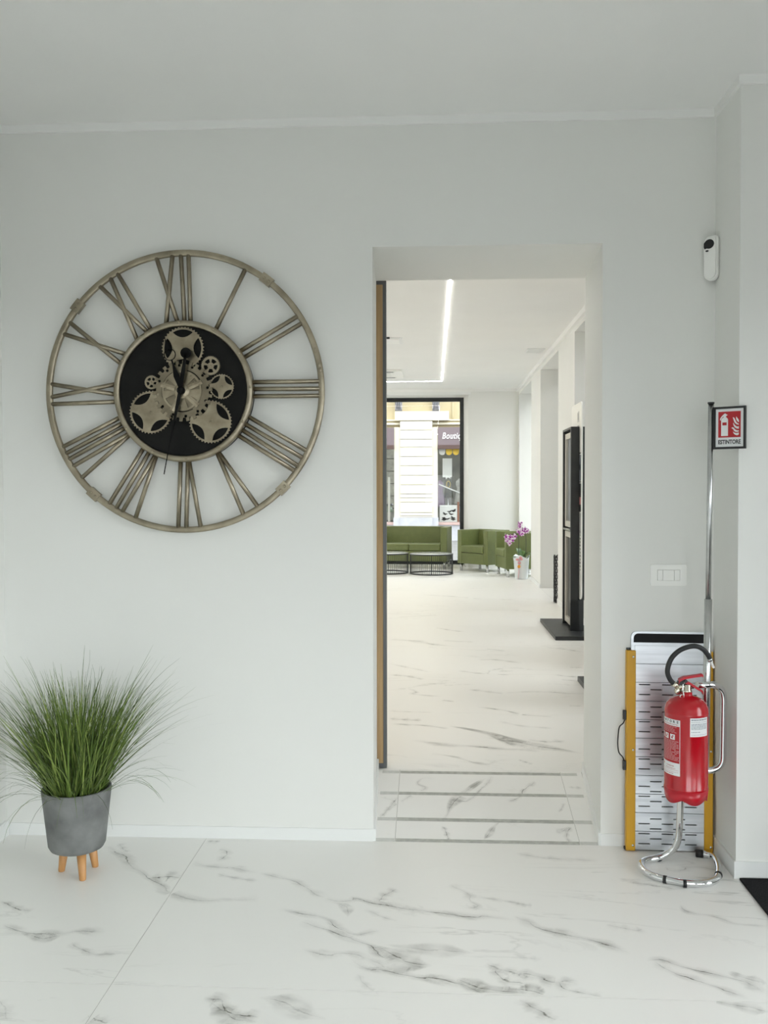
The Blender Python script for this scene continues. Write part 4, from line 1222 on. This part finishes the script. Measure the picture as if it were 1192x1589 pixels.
# orchid
orc = thing('potted_orchid', (1.352, 10.122, ZF), 'white and purple orchid in a silver wrapped pot on the marble floor', 'plant')
mb = MB(); mb.lathe([(0.0, 0.004), (0.092, 0.004), (0.098, 0.02), (0.118, 0.30), (0.127, 0.345), (0.122, 0.343), (0.112, 0.30), (0.105, 0.25), (0.0, 0.25)], 14, caps=False)
for v in mb.bm.verts:
    if v.co.z > 0.29: v.co.z += 0.03 * math.sin(3 * math.atan2(v.co.y, v.co.x) + 1.0)
mb.build('pot_wrap', M_silver, orc)
mb = MB(); mb.tube(smooth_path([(-0.05, -0.115, 0.30), (-0.055, -0.118, 0.21), (-0.05, -0.112, 0.12), (-0.062, -0.107, 0.02)], 5), 0.012, 6, flat=0.3)
for dx, dz in ((-0.03, 0.02), (0.03, 0.025), (0.0, -0.03), (0.02, 0.05)): mb.sphere((-0.045 + dx, -0.118, 0.285 + dz), 0.026, (1, 0.4, 0.7), 10, 6)
mb.build('ribbon', M_ribbon, orc)
mb = MB(); mb.sphere((-0.05, -0.125, 0.20), 0.024, (1, 0.4, 1.1), 10, 6); mb.build('bow_knot', M_sunfl, orc)
for (az, L, up, wd) in ((200, 0.17, 0.08, 0.04), (60, 0.15, 0.16, 0.045), (330, 0.17, 0.14, 0.05), (120, 0.14, 0.2, 0.045)):
    mb = MB(); prev = None
    for i in range(8):
        f = i / 7; p = Vector((math.cos(R(az)) * L * f, math.sin(R(az)) * L * f, 0.26 + up * math.sin(f * 2.2)))
        w = wd * math.sin(math.pi * min(0.97, f * 0.9 + 0.1)); s_ = Vector((-math.sin(R(az)), math.cos(R(az)), 0)) * w
        row = [mb.bm.verts.new(p - s_ + Vector((0, 0, w * 0.35))), mb.bm.verts.new(p), mb.bm.verts.new(p + s_ + Vector((0, 0, w * 0.35)))]
        if prev:
            for k in (0, 1): q = mb.bm.faces.new((prev[k], row[k], row[k + 1], prev[k + 1])); q.smooth = True
        prev = row
    mb.build('leaf', M_leaf, orc, fix=False)
stems = [smooth_path([(-0.03, 0, 0.26), (-0.045, -0.01, 0.45), (-0.045, -0.02, 0.62), (-0.09, -0.03, 0.70), (-0.17, -0.04, 0.66), (-0.21, -0.05, 0.60)], 6),
         smooth_path([(0.05, 0, 0.26), (0.065, -0.01, 0.45), (0.062, -0.02, 0.66), (0.03, -0.03, 0.76), (-0.02, -0.04, 0.79), (-0.05, -0.05, 0.74)], 6)]
for s_ in stems:
    mb = MB(); mb.tube(s_, 0.0055, 8); mb.build('stem', M_stem, orc)
def flower(c, s, rot, tilt):
    m = MB()
    for k, (ln, w) in enumerate(((1.0, 0.75), (0.95, 0.42), (1.0, 0.75), (0.95, 0.42), (0.95, 0.42))):
        a = R(rot + (0, 62, 180, 118, 270)[k]); prev = None
        for i in range(5):
            f = i / 4; rr_ = s * ln * f; ww = s * w * math.sin(math.pi * (0.12 + 0.8 * f)) * 0.62
            q = Vector((math.cos(a) * rr_, -0.25 * s * math.sin(f * 2.6), math.sin(a) * rr_)); sd = Vector((-math.sin(a), 0, math.cos(a))) * ww
            row = (m.bm.verts.new(q - sd), m.bm.verts.new(q + sd))
            if prev: fc = m.bm.faces.new((prev[0], row[0], row[1], prev[1])); fc.smooth = True
            prev = row
    m.mi = 1; m.sphere((0, -0.012, -0.004), s * 0.27, (1, 0.7, 1.1), 8, 6)
    m.xf(Matrix.Translation(c) @ Matrix.Rotation(R(tilt), 4, 'Z'))
    m.build('blossom', [M_petal, M_lip], orc, fix=False)
M_lip = mat('orchid_lip', (0.32, 0.01, 0.30), 0.5)
for i, c in enumerate(((-0.215, -0.06, 0.585), (-0.175, -0.07, 0.645), (-0.145, -0.06, 0.60), (-0.235, -0.05, 0.645), (-0.19, -0.08, 0.55), (-0.105, -0.06, 0.655),
                       (-0.03, -0.07, 0.80), (0.005, -0.075, 0.75), (-0.055, -0.07, 0.735), (0.045, -0.06, 0.765), (0.0, -0.08, 0.695), (-0.03, -0.06, 0.845), (0.075, -0.05, 0.735))):
    flower(c, 0.046, 20 * i, -15 + 11 * (i % 5))

# ------------------------------------------------------------------ display stands, umbrella stand
def display_stand(label):
    t = thing('display_stand', (1.10, 5.0, ZF), label, 'display stand', group='black window display stands')
    X = lambda x: x - 1.10
    Y = lambda y: y - 5.0
    Z = lambda z: z - ZF
    def bx(m, x0, x1, y0, y1, z0, z1, bev=0): m.box(X(x0), X(x1), Y(y0), Y(y1), Z(z0), Z(z1), bev)
    m = MB(); bx(m, 1.10, 1.468, 4.43, 5.585, ZF, ZF + 0.036, 0.003); m.build('base_plate', M_dark, t)
    m = MB(); b0 = ZF + 0.036
    bx(m, 1.284, 1.360, 4.76, 4.80, b0, 2.053); bx(m, 1.284, 1.360, 5.26, 5.30, b0, 2.053)
    bx(m, 1.284, 1.360, 4.80, 5.26, 2.033, 2.053); bx(m, 1.284, 1.404, 4.76, 4.80, b0, 0.44); bx(m, 1.36, 1.404, 4.80, 5.30, b0, 0.44)
    m.build('portal_frame', M_dark, t)
    m = MB(); bx(m, 1.382, 1.424, 4.765, 5.30, 0.44, 2.053); m.build('rear_panel', M_dark, t)
    m = MB(); bx(m, 1.282, 1.35, 4.80, 5.26, 1.080, 1.098); m.build('middle_rail', M_steel, t)
    for z0, z1, gm in ((1.112, 2.01, M_screen), (0.185, 1.070, M_dark)):
        m = MB(); f = 0.055
        bx(m, 1.300, 1.345, 4.815, 4.815 + f, z0, z1); bx(m, 1.300, 1.345, 5.245 - f, 5.245, z0, z1)
        bx(m, 1.300, 1.345, 4.815 + f, 5.245 - f, z0, z0 + f); bx(m, 1.300, 1.345, 4.815 + f, 5.245 - f, z1 - f, z1)
        fr_ = m.build('sample_frame', M_champ, t)
        m = MB(); bx(m, 1.322, 1.335, 4.815 + f, 5.245 - f, z0 + f, z1 - f); m.build('sample_panel', gm, fr_)
    m = MB(); m.add(outline([rrect(Y(4.665), Y(5.26), Z(0.452), Z(2.28), 0.055)], 0.012), Matrix(((0, 0, 1, X(1.370)), (1, 0, 0, 0), (0, 1, 0, 0), (0, 0, 0, 1))))
    bd = m.build('info_board', M_white, t)
    m = MB()
    def pq(y0, y1, z0, z1, mi): m.mi = mi; bx(m, 1.3625, 1.3638, y0, y1, z0, z1)
    for y0, y1, z0, z1, mi in ((4.70, 5.22, 1.80, 1.812, 0), (4.68, 5.24, 1.55, 1.79, 1), (4.70, 5.2, 1.65, 1.70, 0), (4.68, 5.24, 1.535, 1.545, 0), (4.68, 5.24, 1.40, 1.525, 0), (4.69, 5.2, 1.33, 1.40, 2), (4.68, 5.24, 1.265, 1.33, 0), (4.68, 4.745, 1.06, 1.25, 3)):
        pq(y0, y1, z0, z1, mi)
    for i in range(12): pq(4.70, 4.70 + 0.015 + 0.03 * ((i * 7) % 5) / 5, 0.72 + 0.032 * i, 0.735 + 0.032 * i, 0)
    for y0, y1, z0, z1 in ((4.80, 4.812, 2.10, 2.20), (4.83, 4.84, 2.10, 2.18), (4.85, 4.862, 2.12, 2.20), (4.88, 4.892, 2.10, 2.19), (4.80, 4.90, 2.06, 2.068)): pq(y0, y1, z0, z1, 3)
    m.build('board_print', [M_inkblk, M_ink, M_pink, M_greyprint], bd)
    return t
M_greyprint = mat('light_grey_print', (0.45, 0.45, 0.46), 0.5)
ds = display_stand('black display stand with window samples and a tall white board, seen through the doorway')
ds2 = copy_tree(ds); ds2.location = (1.02, 2.10, ZF); ds2['label'] = 'black display stand nearest the doorway, only its base corner showing past the jamb'

us = thing('umbrella_stand', (1.580, 7.245, ZF), 'black lattice metal umbrella stand behind the pillar edge by the display stand', 'umbrella stand')
mb = MB(); mb.tube(circle3(0.12, 0.006, 36), 0.006, 6, closed=True); mb.lathe([(0.0, 0.003), (0.118, 0.003), (0.118, 0.008), (0.0, 0.008)], 32, caps=False); mb.build('base', M_black, us)
mb = MB(); mb.tube([(0.12 * math.cos(2 * math.pi * i / 60), 0.12 * math.sin(2 * math.pi * i / 60), 0.555 + 0.014 * math.sin(10 * 2 * math.pi * i / 60)) for i in range(60)], 0.006, 6, closed=True); mb.build('rim', M_black, us)
mb = MB()
for k in range(18):
    for sgn_ in (-1, 1):
        a0 = 2 * math.pi * k / 18
        mb.tube([(0.119 * math.cos(a0 + sgn_ * f * 2.6), 0.119 * math.sin(a0 + sgn_ * f * 2.6), 0.008 + 0.55 * f) for f in [i / 14 for i in range(15)]], 0.0055, 5, caps=False)
o = mb.build('lattice', M_black, us)

# ------------------------------------------------------------------ ceiling of the far room
led = MB()
led.box(0.142, 0.154, 0.9, 10.86, H2 - 0.004, H2 + 0.001); led.box(-1.2, 0.142, 10.848, 10.86, H2 - 0.004, H2 + 0.001); led.box(-3.2, -1.2, 10.82, 10.88, H2 - 0.004, H2 + 0.001); led.box(-3.26, -3.2, 0.9, 10.88, H2 - 0.004, H2 + 0.001)  # the wide left runs are unseen, added to brighten the far room
tag(led.build('ceiling_light', M_led), 'thin glowing LED line light turning a corner across the far ceiling, with wide unseen runs added on the left for brightness', 'light')
ac = thing('ceiling_cassette', (-0.86, 9.80, H2), 'white square air conditioning cassette in the far ceiling beside the light line', 'air conditioner')
mb = MB(); mb.add(outline([rrect(-0.42, 0.42, -0.42, 0.42, 0.03), rrect(-0.31, 0.31, -0.35, -0.29, 0.01), rrect(-0.31, 0.31, 0.29, 0.35, 0.01)], 0.03), Matrix.Translation((0, 0, -0.016))); mb.build('cover', M_white, ac)
for y in (-0.32, 0.32):
    mb = MB(); mb.box(-0.29, 0.29, y - 0.028, y + 0.028, -0.033, -0.004); mb.build('air_slot', M_dark, ac)
for i in range(12):
    mb = MB(); mb.box(-0.25, 0.25, -0.25 + i * 0.042, -0.22 + i * 0.042, -0.038, -0.031); mb.build('louvre', M_white, ac)
sp = thing('access_panel', (-0.55, 6.88, H2), 'small white hatch hanging in the far ceiling left of the light line', 'hatch')
mb = MB(); mb.add(outline([rrect(-0.2, 0.2, -0.2, 0.2, 0.02)], 0.012), Matrix.Translation((0, 0, -0.007))); mb.build('hatch_frame', M_trim, sp)
mb = MB(); mb.box(-0.16, 0.16, -0.16, 0.16, -0.018, -0.012, 0.002); mb.build('hatch_lid', M_white, sp)
mb = MB(); mb.box(-0.2, 0.06, -0.235, -0.205, -0.02, -0.001); mb.build('dark_strip', M_dark, sp)  # dark bar along the near edge of the hatch
vt = thing('ceiling_vent', (1.285, 7.74, H2), 'small pale slotted vent in the far ceiling near the right wall', 'vent')
mb = MB(); mb.box(-0.11, 0.11, -0.15, 0.15, -0.012, 0.0, 0.002); fr_ = mb.build('vent_frame', M_trim, vt)
for i in range(5):
    mb = MB(); mb.box(-0.09, 0.09, -0.12 + i * 0.052, -0.09 + i * 0.052, -0.018, -0.010); mb.build('slat', M_trim, vt)

# ------------------------------------------------------------------ across the street
fac = thing('townhouse', (-0.5, 24.0, -0.06), 'pale townhouse front with banded pilaster seen through the shop window', 'building')
def fb(m, *a): m.box(*a)
mb = MB(); mb.box(-9, 9, 24.22, 24.6, 3.42, 9.5); bw(mb, 'upper_wall', M_stucco, fac)
mb = MB(); mb.box(-1.175, 0.157, 24.06, 24.6, -0.06, 3.42); mb.box(-9, -4.6, 24.06, 24.6, -0.06, 3.42); mb.box(3.6, 9, 24.06, 24.6, -0.06, 3.42); bw(mb, 'pier', M_stucco2, fac)
mb = MB(); mb.box(-1.20, -0.02 + 0.20, 23.98, 24.06, -0.06, 0.65); bw(mb, 'plinth', M_plinth, fac)
mb = MB(); mb.box(-1.0, 0.0, 23.95, 23.98, -0.06, 0.645); bw(mb, 'plinth_panel', M_plinth, fac)
eb = [0.652, 0.70, 0.80, 1.12, 1.246, 1.37, 1.653, 1.937, 2.23, 2.516, 2.80, 3.043, 3.325, 3.60]
for a, c in zip(eb, eb[1:]):
    mb = MB(); mb.box(-0.991, -0.006, 23.99, 24.06, a + 0.008, c - 0.008, 0.006, 1); bw(mb, 'banded_block', M_stucco2, fac)
mb = MB(); mb.box(-9, 9, 24.12, 24.22, 3.50, 3.56); mb.box(-9, 9, 24.16, 24.22, 3.62, 3.66); bw(mb, 'string_course', M_stucco2, fac)
mb = MB(); mb.box(-1.15, 0.5, 24.0, 24.22, 3.62, 3.90); bw(mb, 'capital_block', M_stucco2, fac)
for x in (-1.04, 0.10):
    mb = MB(); prof_ = [(24.22, 3.915), (24.06, 3.915), (23.98, 3.98), (24.02, 4.10), (23.90, 4.22), (23.80, 4.40), (23.78, 4.6), (24.22, 4.6)]
    mb.hexa([(x - 0.105, y, z) for y, z in prof_], [(x + 0.105, y, z) for y, z in prof_])
    for q in (-0.06, 0.0, 0.06): mb.tube([(x + q, 24.0 - 0.01, 3.96), (x + q, 23.90, 4.20), (x + q, 23.78, 4.42)], 0.022, 6)
    bw(mb, 'corbel', M_corbel, fac)
mb = MB(); mb.box(0.6, 0.66, 24.19, 24.22, 3.7, 5.2); mb.box(0.88, 0.92, 24.19, 24.22, 3.7, 5.2); bw(mb, 'relief_strip', M_stucco, fac)


def shop(x0, x1, label_sign, word):
    mb = MB(); mb.box(x0, x1, 25.7, 25.8, -0.06, 3.42); mb.box(x0, x1, 24.55, 25.7, 3.30, 3.42); bw(mb, 'shop_interior', M_shop, fac)
    mb = MB(); mb.box(x0, x1, 24.10, 24.5, -0.06, 0.42); bw(mb, 'shop_base', M_plinth, fac)
    mb = MB(); mb.box(x0, x1, 24.06, 24.6, 0.42, 0.50); bw(mb, 'shop_sill', M_pinksill, fac)
    mb = MB(); mb.quad([(x0, 24.16, 0.5), (x1, 24.16, 0.5), (x1, 24.16, 2.86), (x0, 24.16, 2.86)]); bw(mb, 'shop_pane', M_glass, fac)
    s_ = thing('shop_sign', ((x0 + x1) / 2, 24.08, 2.86), label_sign, 'sign')
    mb = MB(); mb.box(x0 + 0.003, x1 - 0.003, 24.02, 24.14, 2.865, 3.407); bw(mb, 'sign_board', M_sign, s_)
    mb = MB(); mb.box(x0 + 0.003, x1 - 0.003, 23.96, 24.14, 2.745, 2.865); bw(mb, 'sign_edge', M_signedge, s_)
    if word:
        tm = lettering(word, 0.27, 0.02, shear=0.25, bold=0.002, ax='LEFT')
        mb = MB(); mb.add(tm, Matrix.Translation((0.285, 24.012, 3.14)) @ STAND @ Matrix.Diagonal((0.74, 1, 1, 1))); bw(mb, 'lettering', M_paper, s_)
M_pinksill = mat('pink_granite', (0.42, 0.30, 0.28), 0.6)
shop(0.157, 3.6, 'mauve shop sign with white italic lettering across the street', 'Boutique')
shop(-4.6, -1.175, 'plain mauve shop sign left of the banded pilaster across the street', None)
val = thing('scalloped_valance', (0.5, 24.12, 2.56), 'yellow scalloped awning valance under the lettered shop sign', 'awning')
x = 0.20; i = 0
while x < 3.4:
    w = 0.19; mb = MB()
    pts = [(x, 2.745)] + [(x + w / 2 - w / 2 * math.cos(math.pi * k / 10), 2.66 - 0.10 * math.sin(math.pi * k / 10)) for k in range(11)] + [(x + w, 2.745)]
    mb.add(outline([pts], 0.012), Matrix.Translation((0, 24.10 + 0.004 * (i % 2), 0)) @ STAND); bw(mb, 'scallop', M_lemon if i % 3 else M_cloth3, val)
    x += w + 0.02; i += 1


def garment(name, x, z0, z1, r_, m, label, y=24.62, hips=1.0):
    t = thing(name, (x, y, z0), label, 'dress')
    h = z1 - z0; mb = MB()
    mb.lathe([(r_ * 1.25 * hips, 0.0), (r_ * 1.05 * hips, h * 0.3), (r_ * 0.62, h * 0.58), (r_ * 0.85, h * 0.78), (r_ * 0.75, h * 0.9), (r_ * 0.3, h * 0.97), (r_ * 0.25, h)], 16)
    for v in mb.bm.verts: v.co.y *= 0.6; v.co.x += 0.03 * math.sin(v.co.z * 7) * r_
    mb.build('dress_body', m, t)
    mb = MB(); mb.lathe([(0.012, -(z0 - 0.5)), (0.012, 0.02)], 8); mb.lathe([(0.12, -(z0 - 0.5)), (0.12, -(z0 - 0.5) + 0.02)], 16); mb.build('display_pole', M_steel, t)
    return t
garment('dress_form', 0.24, 0.95, 1.80, 0.13, M_cloth2, 'mauve dress on a stand just right of the banded pilaster, in the shop window', 24.86)
g = garment('dress_form', 0.50, 1.25, 1.88, 0.12, M_cloth1, 'dark dress with a gold cord in the shop window across the street', 25.0)
mb = MB(); mb.tube([(0.06 * math.cos(t / 4), -0.085, 0.42 + 0.10 * math.sin(t / 4)) for t in range(25)], 0.014, 6, closed=True); mb.build('gold_cord', M_gold, g)
garment('dress_form', 0.86, 1.05, 1.85, 0.15, M_cloth3, 'pale grey dress at the window frame side of the shop display', 24.75)
mb = MB(); mb.box(0.32, 0.62, 25.2, 25.24, 1.9, 2.5); mb.box(0.42, 0.56, 25.15, 25.2, 1.3, 1.9)
tag(mb.build('shop_curtain', M_paper), 'pale curtain hanging at the back of the lettered shop', 'curtain')
po = thing('window_poster', (0.52, 24.45, 0.503), 'white poster with black brush shapes leaning in the shop window', 'poster')
mb = MB(); mb.box(-0.30, 0.24, 0, 0.02, 0.0, 0.52); mb.build('poster_board', M_paper, po)
mb = MB(); rp_ = random.Random(4)
for k in range(11):
    cx, cz = rp_.uniform(-0.24, 0.18), rp_.uniform(0.06, 0.42); a0 = rp_.uniform(0, 6)
    pts = [(cx + (0.05 + 0.03 * math.sin(3 * t + a0)) * math.cos(t) * 1.3, cz + (0.05 + 0.03 * math.cos(2 * t + a0)) * math.sin(t) * 0.7) for t in [2 * math.pi * q / 14 for q in range(14)]]
    mb.add(outline([pts], 0.004), Matrix.Translation((0, -0.002, 0)) @ STAND)
mb.build('brush_shapes', M_inkblk, po)
mb = MB(); mb.box(0.77, 0.83, 24.5, 24.56, 0.503, 1.12); tag(mb.build('display_post', M_terracotta), 'terracotta display post beside the white poster in the shop window', 'post')
mb = MB(); mb.tube([(0.19, 24.4, 1.67), (0.9, 24.4, 1.38)], 0.02, 8); tag(mb.build('display_rail', M_paper), 'slanting white display rail across the shop window', 'rail')
tb = thing('display_table', (-1.55, 25.0, 0.5), 'sage green round table in the shop left of the pilaster', 'table')
mb = MB(); mb.lathe([(0.30, 0.50), (0.30, 0.56)], 24); mb.build('table_top', M_dark, tb)
mb = MB(); mb.lathe([(0.30, 0.30), (0.24, 0.49)], 24); mb.build('apron', M_sagegreen, tb)
mb = MB(); mb.lathe([(0.18, 0.0), (0.05, 0.08), (0.05, 0.30)], 16); mb.build('pedestal', M_dark, tb)
mb = MB(); mb.box(-1.40, -1.33, 24.62, 24.67, 0.502, 1.9); tag(mb.build('window_post', M_paper), 'white post inside the shop left of the pilaster', 'post')
sw_ = thing('stone_backdrop', (-2.4, 25.5, -0.06), 'grey stone block backdrop in the shop left of the pilaster', 'wall panel')
for k in range(6):
    mb = MB(); mb.box(-4.4, -1.18, 25.4, 25.5, 0.5 + 0.4 * k + 0.012, 0.9 + 0.4 * k - 0.012, 0.01, 1); bw(mb, 'stone_block', M_cloth3, sw_)

for o in bpy.data.objects:      # print and fine mesh too small to pick apart one by one
    if o.name.split('.')[0] in ('instructions', 'small_print', 'service_print', 'pictogram_marks', 'board_print', 'brush_shapes', 'lattice', 'label_title', 'front_label'):
        o['kind'] = 'stuff'
